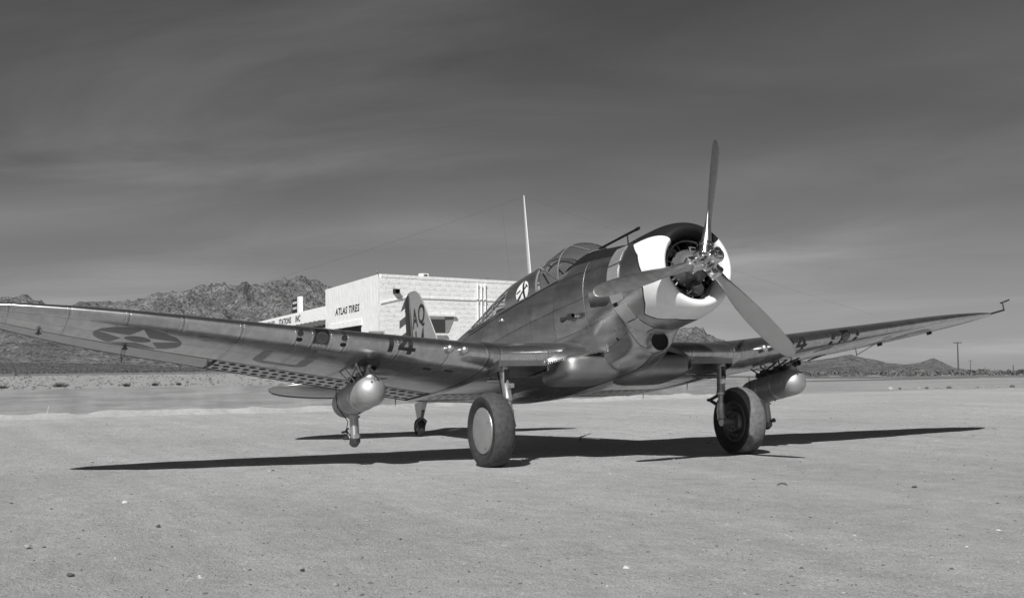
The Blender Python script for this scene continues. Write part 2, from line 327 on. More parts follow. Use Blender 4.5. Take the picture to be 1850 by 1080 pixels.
rs2 = np.concatenate([np.linspace(318, 820, 40)[:-1], np.linspace(820, 1560, 170), np.linspace(1580, 2600, 20)])
tag(polar_mesh('hills', rs2, As2, hill_z, HILL), kind='structure')
far_r = np.array([2500., 5200.]); o = polar_mesh('terrain', far_r, np.linspace(-PI, PI, 120), lambda r, a: np.zeros_like(r)-60, HILL); tag(o, kind='structure')

# ================================================================== AIRCRAFT
air = empty('attack_aircraft', (0, 0, 0), 'bare metal low wing military aeroplane with three bladed propeller parked on the dirt', 'aeroplane')
def part(name, mat_=None, parent=None): # an empty used as a part carrying sub-parts is avoided: parts are meshes
    pass
def grid_normals(Pt):
    du = np.gradient(Pt, axis=0); dv = np.gradient(Pt, axis=1); n = np.cross(du, dv); l = np.linalg.norm(n, axis=-1, keepdims=True); return n/np.maximum(l, 1e-9)
def surf_pn(f, U, V_, cen):
    """points and outward unit normals of a surface f(u,v) on grid arrays"""
    e = 1e-4; p = f(U, V_); n = np.cross(f(U+e, V_)-f(U-e, V_), f(U, V_+e)-f(U, V_-e)); l = np.linalg.norm(n, axis=-1, keepdims=True)
    bad = l[..., 0] < 1e-12
    n = n/np.maximum(l, 1e-12); sgn = np.sign(np.sum(n*(p-cen(U, V_)), -1, keepdims=True)); sgn[sgn == 0] = 1
    return p, n*sgn
def patch(name, f, cen, us, vs, mats, parent, off=0., offf=None, cellmat=None, thick=.004, extra=None):
    """one sheet of skin over surface f, with an edge folded inwards so it has thickness"""
    us = np.asarray(us, float); vs = np.asarray(vs, float); U, V_ = np.meshgrid(us, vs, indexing='ij')
    p, n = surf_pn(f, U, V_, cen)
    o_ = off if offf is None else offf(U, V_)[..., None]
    p = p+n*o_; nu, nv = U.shape
    V = p.reshape(-1, 3); Nn = n.reshape(-1, 3); idx = np.arange(nu*nv).reshape(nu, nv)
    F = [(idx[i, j], idx[i+1, j], idx[i+1, j+1], idx[i, j+1]) for i in range(nu-1) for j in range(nv-1)]
    mi = [cellmat(.5*(us[i]+us[i+1]), .5*(vs[j]+vs[j+1])) if cellmat else 0 for i in range(nu-1) for j in range(nv-1)]
    # orientation
    a, b, c = V[F[0][0]], V[F[0][1]], V[F[0][3]]; k = len(F)//2
    a, b, c = V[F[k][0]], V[F[k][1]], V[F[k][3]]
    flip = np.dot(np.cross(b-a, c-a), Nn[F[k][0]]) < 0
    if thick:
        loop = list(idx[:, 0])+list(idx[-1, 1:])+list(idx[-2::-1, -1])+list(idx[0, -2:0:-1])
        base = len(V); L = len(loop); V = np.concatenate([V, V[loop], V[loop]-Nn[loop]*thick])
        ln = []
        for q in range(L):
            t_ = V[loop[(q+1) % L]]-V[loop[q-1]]; sn = np.cross(t_, Nn[loop[q]]); sn = sn/max(np.linalg.norm(sn), 1e-9); ln.append(sn)
        ln = np.array(ln)*(1 if not flip else -1)
        Nn = np.concatenate([Nn, ln, ln])
        for q in range(L):
            q2 = (q+1) % L; F.append((base+q, base+L+q, base+L+q2, base+q2)); mi.append(mi[0] if not cellmat else 0)
    if flip: F = [t_[::-1] for t_ in F]
    Vw = P2W(V); Nw = Nn.copy(); Nw[:, 0] = CT*Nn[:, 0]-ST*Nn[:, 2]; Nw[:, 2] = ST*Nn[:, 0]+CT*Nn[:, 2]
    return mesh(name, Vw, F, mats, parent, True, normals=Nw, midx=mi)
def lin(a, b, step):
    n = max(2, int(math.ceil(abs(b-a)/step))+1); return np.linspace(a, b, n)
class Rivets:
    def __init__(s): s.p = []; s.n = []
    def row(s, f, cen, u0, v0, u1, v1, step=.034):
        """a row between two parameter points"""
        t = np.linspace(0, 1, 60); p = f(u0+(u1-u0)*t, v0+(v1-v0)*t); L = np.concatenate([[0], np.cumsum(np.linalg.norm(np.diff(p, axis=0), axis=1))])
        k = int(L[-1]/step)
        if k < 2: return
        tt = np.interp((np.arange(k)+.5)*L[-1]/k, L, t); U = u0+(u1-u0)*tt; V_ = v0+(v1-v0)*tt
        pp, nn = surf_pn(f, U, V_, cen); s.p.append(pp); s.n.append(nn)
    def build(s, name, m, parent, r=.0058, h=.003):
        if not s.p: return
        p = np.concatenate(s.p); n = np.concatenate(s.n); k = len(p)
        ref = np.where(np.abs(n[:, 2:3]) < .9, np.array([[0, 0, 1.]]), np.array([[1., 0, 0]])); a = np.cross(ref, n); a /= np.linalg.norm(a, axis=1, keepdims=True); b = np.cross(n, a)
        V = np.empty((k, 7, 3)); m_ = 6
        for j in range(m_): V[:, j] = p+r*(a*math.cos(2*PI*j/m_)+b*math.sin(2*PI*j/m_))-n*.0005
        V[:, 6] = p+n*h
        i = np.arange(k)[:, None]*7; F = np.concatenate([np.concatenate([i+j, i+(j+1) % m_, i+6], 1) for j in range(m_)])
        o = mesh(name, P2W(V.reshape(-1, 3)), F, m, parent, True, angle=180); o['kind'] = 'stuff'; return o
def inset(a, b, g, scale):  # shrink an interval by g metres
    e = g/scale; return a+e, b-e
# ------------------------------------------------------------------ wing
YJ = 1.675; ZJ = -.614; DIH = math.tan(R(7.56)); INC = math.tan(R(2.0))
def w_le(y):
    y = np.abs(y); le = -1.85-.10*np.maximum(y-YJ, 0); s = tipf(y); return -2.92+(le+2.92)*s
def w_te(y):
    y = np.abs(y); te = -4.58+.164*np.maximum(y-YJ, 0); s = tipf(y); return -2.92+(te+2.92)*s
def tipf(y):
    t = np.clip((np.abs(y)-5.25)/(7.275-5.25), 0, .9995); return np.sqrt(1-t**2.1)
def w_z(y): return ZJ+DIH*np.maximum(np.abs(y)-YJ, 0)
def w_tau(y): return np.interp(np.abs(y), [0, 1.675, 6, 7.3], [.155, .152, .115, .095])
def wing_f(y, t):
    y = np.asarray(y, float); t = np.asarray(t, float); xc = t*t; le = w_le(y); c = le-w_te(y); tau = w_tau(y)
    yt = 5*tau*(.2969*np.abs(t)-.126*xc-.3516*xc**2+.2843*xc**3-.1036*xc**4)
    cam_ = np.where(xc < .4, .02/.16*(.8*xc-xc**2), .02/.36*(.2+.8*xc-xc**2))
    return np.stack([le-c*xc, y+0*t, w_z(y)+c*(-INC*xc+cam_+np.sign(t)*yt)], -1)
def wing_c(y, t):
    xc = np.clip(t*t, .02, .98); le = w_le(y); c = le-w_te(y)
    cam_ = np.where(xc < .4, .02/.16*(.8*xc-xc**2), .02/.36*(.2+.8*xc-xc**2))
    return np.stack([le-c*xc, np.asarray(y, float)+0*t, w_z(y)+c*(-INC*xc+cam_)], -1)
def lower(x, y):  # point on lower skin under given x, y (and normal)
    xc = np.clip((w_le(y)-x)/(w_le(y)-w_te(y)), 0, 1); return surf_pn(wing_f, np.asarray(y, float), -np.sqrt(xc), wing_c)
TH_ = math.sqrt(.67)      # hinge line parameter
TS = math.sqrt(.12)       # back edge of the leading edge skin
def core(name, s, ylist, tlist, parent, skip=None):
    """dark inner shell 5 mm beneath the sheets"""
    U, V_ = np.meshgrid(np.array(ylist)*s, np.array(tlist), indexing='ij'); p, n = surf_pn(wing_f, U, V_, wing_c); p = p-n*.006
    nu, nv = U.shape; idx = np.arange(nu*nv).reshape(nu, nv)
    F = [(idx[i, j], idx[i+1, j], idx[i+1, j+1], idx[i, j+1]) for i in range(nu-1) for j in range(nv-1) if not (skip and skip(.5*(ylist[i]+ylist[i+1]), .5*(tlist[j]+tlist[j+1])))]
    return mesh(name, P2W(p.reshape(-1, 3)), F, CORE, parent)
GP = .0020
def skin(parent, s, y0, y1, t0, t1, m=ALU, riv=None, rows=0, ny=.16, nt_=.045, name='skin_panel', step=.036, lastrow=True):
    c = float(w_le(y0)-w_te(y0)); ya, yb = y0+GP, y1-GP
    dt = GP/max(c*2*max(abs(.5*(t0+t1)), .2), .2); ta, tb = t0+dt, t1-dt
    o = patch(name, wing_f, wing_c, s*lin(ya, yb, ny), lin(ta, tb, nt_), m, parent)
    if riv is not None:
        e = .022; et = .022/max(c*2*max(abs(.5*(t0+t1)), .2), .3)
        riv.row(wing_f, wing_c, s*(y0+e), t0+et, s*(y0+e), t1-et, step); riv.row(wing_f, wing_c, s*(y1-e), t0+et, s*(y1-e), t1-et, step)
        if lastrow:
            riv.row(wing_f, wing_c, s*(y0+e), t0+et, s*(y1-e), t0+et, step); riv.row(wing_f, wing_c, s*(y0+e), t1-et, s*(y1-e), t1-et, step)
    if riv is not None and rows:
        for k in range(rows):
            t_ = t0+(t1-t0)*(k+1)/(rows+1); riv.row(wing_f, wing_c, s*(y0+.04), t_, s*(y1-.04), t_, step*1.15)
    return o
def perforated(name, s, y0, y1, x0, x1, ncol, nrow, rad, m, parent, f=wing_f, cen=wing_c):
    """a flap plate on the lower skin with real round holes; x0,x1 chord fractions"""
    V = []; Nn = []; F = []; n = 12
    def put(yv, xv):
        p, q = surf_pn(f, np.asarray(yv, float), -np.sqrt(np.asarray(xv, float)), cen); return p, q
    dy = (y1-y0)/ncol; dx_ = (x1-x0)/nrow
    for i in range(ncol):
        for j in range(nrow):
            cy = y0+(i+.5)*dy; cx_ = x0+(j+.5)*dx_
            c = float(w_le(cy)-w_te(cy)); ry = rad*.58; rx = rad/c
            ang = np.arange(n)*2*PI/n+PI/4
            ca, sa = np.cos(ang), np.sin(ang); mxx = np.maximum(np.abs(ca), np.abs(sa))
            oy = cy+ca/mxx*dy/2; ox = cx_+sa/mxx*dx_/2
            sh = (.28*dy if j % 2 else -.28*dy)*.8
            iy = cy+sh*.55+ca*ry; ix = cx_+sa*rx
            p1, n1 = put(s*oy, ox); p2, n2 = put(s*iy, ix); b = len(V)
            V += list(p1)+list(p2)+list(p2-n2*.005); Nn += list(n1)+list(n2)+list(n2)
            for k in range(n):
                k2 = (k+1) % n; F.append((b+k, b+k2, b+n+k2, b+n+k)); F.append((b+n+k, b+n+k2, b+2*n+k2, b+2*n+k))
    V = np.array(V); Nn = np.array(Nn)
    a, b_, c_ = V[F[0][0]], V[F[0][1]], V[F[0][3]]
    if np.dot(np.cross(b_-a, c_-a), Nn[0]) < 0: F = [t_[::-1] for t_ in F]
    return mesh(name, P2W(V), F, m, parent, True, angle=30)
def decal(name, polys, fmap, m, parent, frame_done=False, cell=.03):
    """flat paint: polygons (2-D) subdivided and carried onto a surface by fmap(array Nx2)->points"""
    bm = bmesh.new()
    for pl in polys:
        vs = [bm.verts.new((a, b, 0)) for a, b in pl]; bm.faces.new(vs)
    bmesh.ops.triangulate(bm, faces=bm.faces[:])
    for _ in range(6):
        long_ = [e for e in bm.edges if e.calc_length() > cell]
        if not long_: break
        bmesh.ops.subdivide_edges(bm, edges=long_, cuts=1); bmesh.ops.triangulate(bm, faces=bm.faces[:])
    bm.verts.ensure_lookup_table(); A = np.array([(v.co.x, v.co.y) for v in bm.verts]); P3 = fmap(A); F = [[v.index for v in f.verts] for f in bm.faces]; bm.free()
    return mesh(name, P3, F, m, parent, True, angle=180)
def text_polys(txt, size=1., shear=0., bold=0.):
    cu_ = bpy.data.curves.new('t', 'FONT'); cu_.body = txt; cu_.size = size; cu_.shear = shear; cu_.resolution_u = 3; cu_.offset = bold; cu_.align_x = 'CENTER'; cu_.space_character = 1.12
    ob = bpy.data.objects.new('t', cu_); C.objects.link(ob); dg = bpy.context.evaluated_depsgraph_get(); me = ob.evaluated_get(dg).to_mesh()
    V = [(v.co.x, v.co.y) for v in me.vertices]; polys = [[V[i] for i in p.vertices] for p in me.polygons]
    ob.evaluated_get(dg).to_mesh_clear(); bpy.data.objects.remove(ob); bpy.data.curves.remove(cu_); return polys
def circle(cx_, cy, r, n=32): return [(cx_+r*math.cos(2*PI*i/n), cy+r*math.sin(2*PI*i/n)) for i in range(n)]
def rect(x0, y0, x1, y1): return [(x0, y0), (x1, y0), (x1, y1), (x0, y1)]
ONE = [rect(-.055, 0, .055, .5)]
FOUR = [[(-.24, .13), (.24, .13), (.24, .235), (-.24, .235)], [(.03, 0), (.155, 0), (.155, .128), (.03, .128)], [(.03, .237), (.155, .237), (.155, .5), (.03, .5)], [(-.24, .237), (-.10, .237), (.028, .42), (.028, .5), (-.02, .5)]]
def shift(polys, dx_, dy=0, k=1., kx=None): return [[(a*(kx or k)+dx_, b*k+dy) for a, b in p] for p in polys]

def le_map(s, y0, t_mid, arcs):
    """2-D (horizontal = world +y seen from the front, vertical = up round the leading edge) onto the leading edge"""
    tt = np.linspace(-.42, .35, 400); 
    def f(A):
        yy = y0+A[:, 0]; out = np.empty((len(A), 3))
        for k in range(len(A)):
            p = wing_f(np.full(400, yy[k]), tt); L = np.concatenate([[0], np.cumsum(np.linalg.norm(np.diff(p, axis=0), axis=1))]); L0 = np.interp(t_mid, tt, L)
            t_ = np.interp(L0+A[k, 1], L, tt); q, n = surf_pn(wing_f, np.array(yy[k]), np.array(t_), wing_c); out[k] = q+n*.0022
        return P2W(out)
    return f
def under_map(off):
    def f(A):
        q, n = lower(A[:, 0], A[:, 1]); return P2W(q+n*off)
    return f

def build_wing(s):
    """outer panel; s=-1 starboard (nearer the camera), +1 port"""
    ys = list(np.linspace(YJ+.02, 5.2, 24))+list(5.25+(7.268-5.25)*np.sin(np.linspace(0, PI/2, 20)))
    ts = list(np.linspace(-1, 1, 61))
    wg = core('wing', s, ys, ts, air)
    if s < 0: wg['label'] = 'wing nearer the camera with star insignia under it'
    rv = Rivets(); rd = Rivets()
    le_y = [1.735, 2.20, 2.75, 3.34, 3.52, 3.68, 3.86, 4.43, 5.02, 5.56, 6.12, 6.68, 7.262]
    for a, b in zip(le_y[:-1], le_y[1:]):
        if a == 3.52:     # landing light bay
            skin(wg, s, a, b, -TS, -.215, riv=rv); skin(wg, s, a, b, .16, TS, riv=rv); continue
        skin(wg, s, a, b, -TS, TS, riv=rv, ny=.12 if a < 5 else .07, step=.03, lastrow=False)
    lo_y = [1.735, 2.45, 3.1, 3.78, 4.43, 5.15, 5.65, 6.12, 6.68, 7.262]; tm = math.sqrt(.37)
    for a, b in zip(lo_y[:-1], lo_y[1:]):
        e = b > 7; nyy = .14 if a < 5 else .06
        skin(wg, s, a, b, -tm, -TS, riv=rd, rows=3, ny=nyy); skin(wg, s, a, b, -TH_, -tm, riv=rd, rows=3, ny=nyy)
    skin(wg, s, 6.765, 7.262, -.999, -TH_, riv=rd, ny=.05)
    for a, b in zip([1.735, 3.1, 4.43, 5.65], [3.1, 4.43, 5.65, 7.262]):
        skin(wg, s, a, b, TS, TH_, ny=.1 if a > 5 else .16); 
        if b < 7: skin(wg, s, a, b, TH_, .999)
    skin(wg, s, 5.65, 7.262, TH_, .999, ny=.08)
    # aileron, its own closed surface between hinge and trailing edge
    ya, yb = 4.46, 6.75
    patch('aileron', wing_f, wing_c, s*lin(ya, yb, .07), np.linspace(-.999, -(TH_+.007), 12), ALU2, wg, off=.002, thick=.03)
    # perforated dive flap
    perforated('flap', s, 1.78, 4.41, .685, .985, 22, 3, .074, SATIN, wg)
    # hinge brackets
    for yb_ in (5.45, 6.35):
        mb = MB()
        xh = float(w_le(yb_)-(w_le(yb_)-w_te(yb_))*.67); p = lower(np.array(xh), np.array(s*yb_))[0]
        mb.box(p+[-.02, 0, -.02], (.045, .010, .024)); mb.tube([p+[-.02, -.03*s, -.03], p+[-.02, .03*s, -.03]], .010, 8); mb.build('hinge_bracket', STEEL, wg)
    mb = MB(); p = lower(np.array(-3.75), np.array(s*4.46))[0]; mb.tube([p+[.2, 0, .0], p+[-.15, 0, -.03]], .010, 6).tube([p+[.2, .05*s, .0], p+[-.15, 0, -.03]], .010, 6)
    mb.build('flap_link', STEEL, wg)
    p = lower(np.array(-3.90), np.array(s*5.42))[0]; mb = MB().tube([p, p+[0, 0, -.11]], .006, 6); mb.tube([p+[.42, 0, -.02], p+[0, 0, -.1]], .005, 6); mb.build('aileron_horn', STEEL, wg)
    for k in (1.9, 2.6):
        p = lower(np.array(float(w_te(k))+.03), np.array(s*k))[0]; MB().tube([p, p+[-.03, 0, -.1]], [.008, .003], 6).build('static_spike', STEEL, wg)
    # numerals round the leading edge: they read 14 from the front
    cy = 2.73
    decal('numeral', shift(ONE, s*cy-.115, 0, .44, .46), le_map(s, 0, -.20, 0), NUM, wg)
    decal('numeral', shift(FOUR, s*cy+.06, 0, .44, .40), le_map(s, 0, -.20, 0), NUM, wg)
    # gun tubes with rounded caps
    for k in (2.215, 2.05):
        p = wing_f(np.array(s*k), np.array(-.05)); mb = MB()
        pr_ = [(-.16, .046), (.02, .046)]+[(.02+.046*math.sin(a), .046*math.cos(a)) for a in np.linspace(.2, 1.5, 6)]
        mb.lathe(pr_, p+[.06, 0, .015], (1, 0, .02), 20).build('gun_tube', SATIN, wg)
    # vent holes in groups of three
    for k in (3.36, 3.83):
        for t_ in (-.17, -.02, .12):
            p, n = surf_pn(wing_f, np.array(s*k), np.array(t_), wing_c); r_ = .026
            MB().lathe([(-.004, r_+.007), (.004, r_+.007), (.004, r_)], p, n, 20, caps=False).lathe([(.002, .001), (.0022, r_)], p, n, 20, caps=False).build('vent_hole', DARK, wg)
    # landing light: reflector and glass
    yl = 3.60
    p, n = surf_pn(wing_f, np.array(s*yl), np.array(-.06), wing_c)
    lt = patch('landing_light', wing_f, wing_c, s*np.linspace(3.525, 3.675, 6), np.linspace(-.21, .155, 22), DARK, wg, off=-.001)
    MB().lathe([(0, .062), (.006, .066), (.009, .06), (.006, .045), (.004, .02), (.004, .002)], p-n*.001, n, 24, caps=False).build('landing_lamp', STEEL, wg)
    patch('lamp_glass', wing_f, wing_c, s*np.linspace(3.53, 3.67, 5), np.linspace(-.205, .15, 20), glass_mat('lamp_glass', .6, .06), wg, off=.012, thick=.003)
    # fuel and access plates on the under surface
    for x_, y_, a, b in ((-2.35, 3.45, .13, .07), (-2.32, 2.05, .05, .03), (-2.36, 2.3, .05, .03), (-2.5, 4.75, .07, .07)):
        decal('access_plate', [circle(x_, s*y_, a if a == b else .05, 20)] if a == b else [rect(x_-b, s*y_-a, x_+b, s*y_+a)], under_map(.003), SHINY if a < .06 else ALU2, wg)
    # star insignia
    cx_, cyy, rr = -2.93, s*5.38, .455
    decal('insignia_disc', [circle(cx_, cyy, rr, 56)], under_map(.0015), INS, wg)
    st = []
    for k in range(5):
        a = 2*PI*k/5; o_ = rr*.985; i_ = o_*.382; f = lambda r_, q: (cx_+r_*math.cos(q), cyy+r_*math.sin(q))
        st.append([f(o_, a), f(i_, a+PI/5), (cx_, cyy), f(i_, a-PI/5)])
    decal('insignia_star', st, under_map(.003), LTP, wg); decal('insignia_centre', [circle(cx_, cyy, rr*.30, 28)], under_map(.0045), GRYR, wg)
    # lettering of the service name under the wing
    if s < 0:
        U_ = [rect(-.3, -.20, .35, -.09), ]
        ux, uy = -2.98, -3.80
        U_ = [[(ux+.38, uy-.30), (ux+.38, uy-.19), (ux-.15, uy-.19), (ux-.15, uy-.30)], [(ux+.38, uy+.19), (ux+.38, uy+.30), (ux-.15, uy+.30), (ux-.15, uy+.19)], [(ux-.152, uy-.30), (ux-.152, uy+.30), (ux-.26, uy+.20), (ux-.26, uy-.20)]]
        LETM = mat('faded_letter_paint', .24, .4, .4, nscale=8, namp=.15); decal('letter', U_, under_map(.002), LETM, wg)
        tp = text_polys('S', .95, bold=.015); decal('letter', [[(ux-.28+b, uy+1.1-a) for a, b in p] for p in tp], under_map(.002), LETM, wg)
    rv.build('rivets', RIV, wg); rd.build('rivets', RIVD, wg)
    # raised joint band between centre section and outer panel
    tl = np.linspace(-.999, .999, 90)
    patch('joint_band', wing_f, wing_c, s*np.linspace(YJ-.055, YJ+.055, 9), tl, ALU, wg, offf=lambda U, V_: .014*(1-((np.abs(U)-YJ)/.056)**2)+.001)
    return wg
wingS = build_wing(-1); wingP = build_wing(1)
# pitot boom on the port tip
MB().tube([(-2.85, 7.05, .10), (-2.42, 7.05, .10)], .014, 8).tube([(-2.43, 7.05, .10), (-2.43, 7.05, .215)], .011, 8).tube([(-2.47, 7.05, .215), (-2.30, 7.05, .225)], .012, 8).build('pitot_tube', STEEL, air)
# ------------------------------------------------------------------ centre section
well = lambda y, t: .99 < abs(y) < 1.60 and -.40 < t < -.135
yc = [-1.66, -1.60, -1.3, -.99, -.66, -.33, 0, .33, .66, .99, 1.3, 1.60, 1.66]; tcn_ = sorted(list(np.linspace(-1, -.40, 20))+list(np.linspace(-.40, -.135, 9))[1:]+list(np.linspace(-.135, 1, 36))[1:])
wc = core('wing_center_section', 1, yc, tcn_, air, skip=well); rv = Rivets(); rd = Rivets()
for a, b in ((-1.66, -1.60), (-1.60, -.99), (-.99, -.5), (-.5, 0), (0, .5), (.5, .99), (.99, 1.60), (1.60, 1.66)):
    w_ = .9 < abs(a+b)/2 < 1.58
    skin(wc, 1, a, b, -.135 if w_ else -.40, TS, riv=rv, nt_=.03)
for a, b in zip([-1.66, -.83, 0, .83], [-.83, 0, .83, 1.66]):
    skin(wc, 1, a, b, -math.sqrt(.4), -.40, riv=rd, rows=3); skin(wc, 1, a, b, -TH_, -math.sqrt(.4), riv=rd, rows=4); skin(wc, 1, a, b, TS, .999)
perforated('flap', 1, -1.64, 1.64, .685, .985, 27, 3, .074, SATIN, wc)
rv.build('rivets', RIV, wc); rd.build('rivets', RIVD, wc)
for s in (-1, 1):     # gear leg recess with rim
    mb = MB(); ym = s*1.295; mb.box((-2.09, ym, -.66), (.20, .30, .004)); mb.box((-1.905, ym, -.70), (.006, .30, .05)); mb.box((-2.275, ym, -.72), (.006, .30, .075)); mb.box((-2.09, s*.992, -.73), (.19, .005, .07)); mb.box((-2.09, s*1.598, -.73), (.19, .005, .07))
    mb.build('wheel_well', ALU2, wc, smooth=False)
    MB().box((-2.28, ym, -.805), (.012, .305, .012)).box((-2.10, s*.985, -.795), (.19, .012, .012)).build('well_rim', SHINY, wc, smooth=False)
# bulged wheel fairings either side of the keel
FAIR = mat('fairing_metal', .30, .48, .95, nscale=6, namp=.12, bump=.001, bscale=5)
def fair_surf(s, cx_, cy, cz, ax_, ay_, az_, ex=.55):
    def f(u, v):
        sg = lambda q: np.sign(q)*np.abs(q)**ex
        cu_, su, cv, sv = np.cos(u), np.sin(u), np.cos(v), np.sin(v)
        return np.stack([cx_+ax_*sg(cv)*sg(cu_), cy+ay_*sg(cv)*sg(su)+0*u, cz+az_*np.sign(sv)*np.abs(sv)**.55], -1)
    return f
for s in (-1, 1):
    f = fair_surf(s, -2.06, s*.47, -.785, .40, .39, .155, .42)
    wf = patch('wheel_fairing', f, lambda u, v, s=s: np.stack([-2.3+0*u, s*.5+0*u, -.8+0*u], -1), np.linspace(-PI, PI, 64), np.linspace(-1.5706, 1.2, 30), FAIR, air, thick=0)
    # root leading edge fillet that overhangs the fairing
    def fil(u, v, s=s):   # u 0..1 outboard to inboard along the lip, v 0 = lip, 1 = back on the wing
        y = s*(1.02-.80*u); xl = -1.86+.34*np.sin(np.clip(u, 0, 1)*1.5)**1.1; zl = -.775+.105*np.sin(u*1.5)
        x = xl*(1-v)+(-2.05)*v; z = zl+(.0+(-.50-zl))*np.sin(v*PI/2)**.75
        return np.stack([x, y+0*v, z], -1)
    ff = patch('root_fillet', fil, lambda u, v: np.stack([-2.6+0*u, 0*u, -.8+0*u], -1), np.linspace(0, 1, 24), np.linspace(0, 1, 14), FALU, air, thick=.01)
    rv = Rivets(); rv.row(fil, lambda u, v: np.stack([-2.6+0*u, 0*u, -.8+0*u], -1), .01, .05, .99, .05, .026); rv.row(fil, lambda u, v: np.stack([-2.6+0*u, 0*u, -.8+0*u], -1), .02, .5, .98, .5, .04); rv.build('rivets', RIV, ff)
# ------------------------------------------------------------------ fuselage
def circ(r, zc=0, n=11): return [(r*math.sin(PI*k/(n-1)), zc+r*math.cos(PI*k/(n-1))) for k in range(n)]
SEC = {  # half sections, top to bottom (y, z)
 -0.98: circ(.515, 0),
 -1.15: [(0, .535), (.17, .51), (.33, .42), (.46, .28), (.52, .10), (.52, -.08), (.475, -.25), (.40, -.40), (.31, -.54), (.19, -.70), (0, -.735)],
 -1.40: [(0, .58), (.18, .555), (.35, .46), (.475, .31), (.535, .12), (.54, -.08), (.50, -.27), (.42, -.45), (.325, -.62), (.22, -.79), (0, -.83)],
 -1.68: [(0, .63), (.19, .60), (.36, .50), (.485, .34), (.545, .13), (.555, -.09), (.53, -.30), (.465, -.50), (.38, -.68), (.28, -.83), (0, -.88)],
 -2.15: [(0, .715), (.19, .665), (.35, .55), (.475, .38), (.545, .15), (.565, -.09), (.555, -.31), (.525, -.52), (.475, -.70), (.38, -.84), (0, -.89)],
 -2.40: [(0, .43), (.15, .43), (.33, .425), (.455, .40), (.545, .17), (.57, -.09), (.565, -.31), (.545, -.52), (.51, -.70), (.42, -.84), (0, -.89)],
 -3.2: [(0, .42), (.15, .42), (.33, .415), (.455, .395), (.55, .17), (.575, -.09), (.57, -.31), (.56, -.52), (.54, -.70), (.45, -.84), (0, -.89)],
 -4.0: [(0, .41), (.15, .41), (.32, .405), (.45, .385), (.53, .16), (.55, -.09), (.545, -.31), (.53, -.50), (.50, -.67), (.40, -.80), (0, -.85)],
 -4.9: [(0, .41), (.13, .405), (.28, .40), (.395, .37), (.465, .16), (.485, -.06), (.475, -.26), (.45, -.44), (.40, -.58), (.28, -.70), (0, -.745)],
 -5.50: [(0, .42), (.11, .42), (.22, .415), (.335, .37), (.395, .18), (.42, -.0), (.415, -.18), (.39, -.34), (.335, -.48), (.225, -.585), (0, -.625)],
 -5.62: [(0, .59), (.11, .575), (.22, .50), (.32, .37), (.39, .19), (.415, -.0), (.41, -.18), (.385, -.34), (.33, -.48), (.22, -.58), (0, -.62)],
 -6.6: [(0, .50), (.09, .48), (.18, .42), (.255, .32), (.305, .19), (.325, .03), (.315, -.11), (.29, -.24), (.24, -.34), (.15, -.42), (0, -.45)],
 -7.6: [(0, .41), (.07, .395), (.14, .35), (.19, .28), (.225, .18), (.235, .07), (.225, -.03), (.20, -.13), (.16, -.20), (.10, -.26), (0, -.285)],
 -8.5: [(0, .32), (.045, .31), (.085, .28), (.115, .23), (.13, .17), (.135, .10), (.13, .03), (.11, -.03), (.085, -.085), (.05, -.12), (0, -.135)],
 -9.1: [(0, .22), (.015, .215), (.03, .20), (.042, .18), (.05, .15), (.05, .11), (.05, .07), (.042, .04), (.03, .015), (.015, .0), (0, -.005)]}
FX = np.array(sorted(SEC)); FS = np.array([SEC[x] for x in FX])      # ascending x
def cat(t, A):   # Catmull-Rom-ish (PCHIP-like) interpolation along axis 0 at fractional index t
    i = np.clip(np.floor(t).astype(int), 0, len(A)-2); q = (t-i)
    a = A[np.clip(i-1, 0, len(A)-1)]; b = A[i]; c = A[i+1]; d = A[np.clip(i+2, 0, len(A)-1)]
    q = q[..., None] if A.ndim > 1 and b.ndim > q.ndim else q
    return .5*((2*b)+(-a+c)*q+(2*a-5*b+4*c-d)*q*q+(-a+3*b-3*c+d)*q**3)
KD = 60
FD = np.array([cat(np.linspace(0, 10, KD+1), np.vstack([s_])[:, :]) for s_ in FS])  # densified sections
def fus_f(x, k):
    """k in 0..10 starboard half from top to bottom (k<0 mirrored to port)"""
    x = np.asarray(x, float); k = np.asarray(k, float); x, k = np.broadcast_arrays(x, k)
    kk = np.abs(k); side = np.where(k < 0, 1., -1.)
    i = np.clip(np.searchsorted(FX, x, side='right')-1, 0, len(FX)-2); q = (x-FX[i])/(FX[i+1]-FX[i])
    kd = np.clip(kk*KD/10, 0, KD-1e-6); j = np.floor(kd).astype(int); w_ = (kd-j)[..., None]
    def row(ii): return FD[ii, j]*(1-w_)+FD[ii, j+1]*w_
    b = row(i); c = row(i+1); a = row(np.clip(i-1, 0, len(FX)-1)); d = row(np.clip(i+2, 0, len(FX)-1))
    h = FX[i+1]-FX[i]; hm = np.where(i > 0, FX[i]-FX[np.clip(i-1, 0, 99)], h); hp = np.where(i < len(FX)-2, FX[np.clip(i+2, 0, len(FX)-1)]-FX[i+1], h)
    q = q[..., None]; h = h[..., None]; hm = hm[..., None]; hp = hp[..., None]
    sl0 = (c-b)/h; sm = np.where(hm > 0, (b-a)/hm, sl0); spq = np.where(hp > 0, (d-c)/hp, sl0)
    def lim(p_, q_): return np.where(p_*q_ > 0, 2*p_*q_/np.where(np.abs(p_+q_) > 1e-9, p_+q_, 1), 0)
    m0 = lim(sm, sl0)*h; m1 = lim(sl0, spq)*h
    v = (2*q**3-3*q*q+1)*b+(q**3-2*q*q+q)*m0+(-2*q**3+3*q*q)*c+(q**3-q*q)*m1
    return np.stack([x, side*v[..., 0], v[..., 1]], -1)
def fus_c(x, k): return np.stack([np.asarray(x, float)+0*k, 0*x+0*k, -.12+.25*np.clip((-x-5)/4, 0, 1)+0*k], -1)
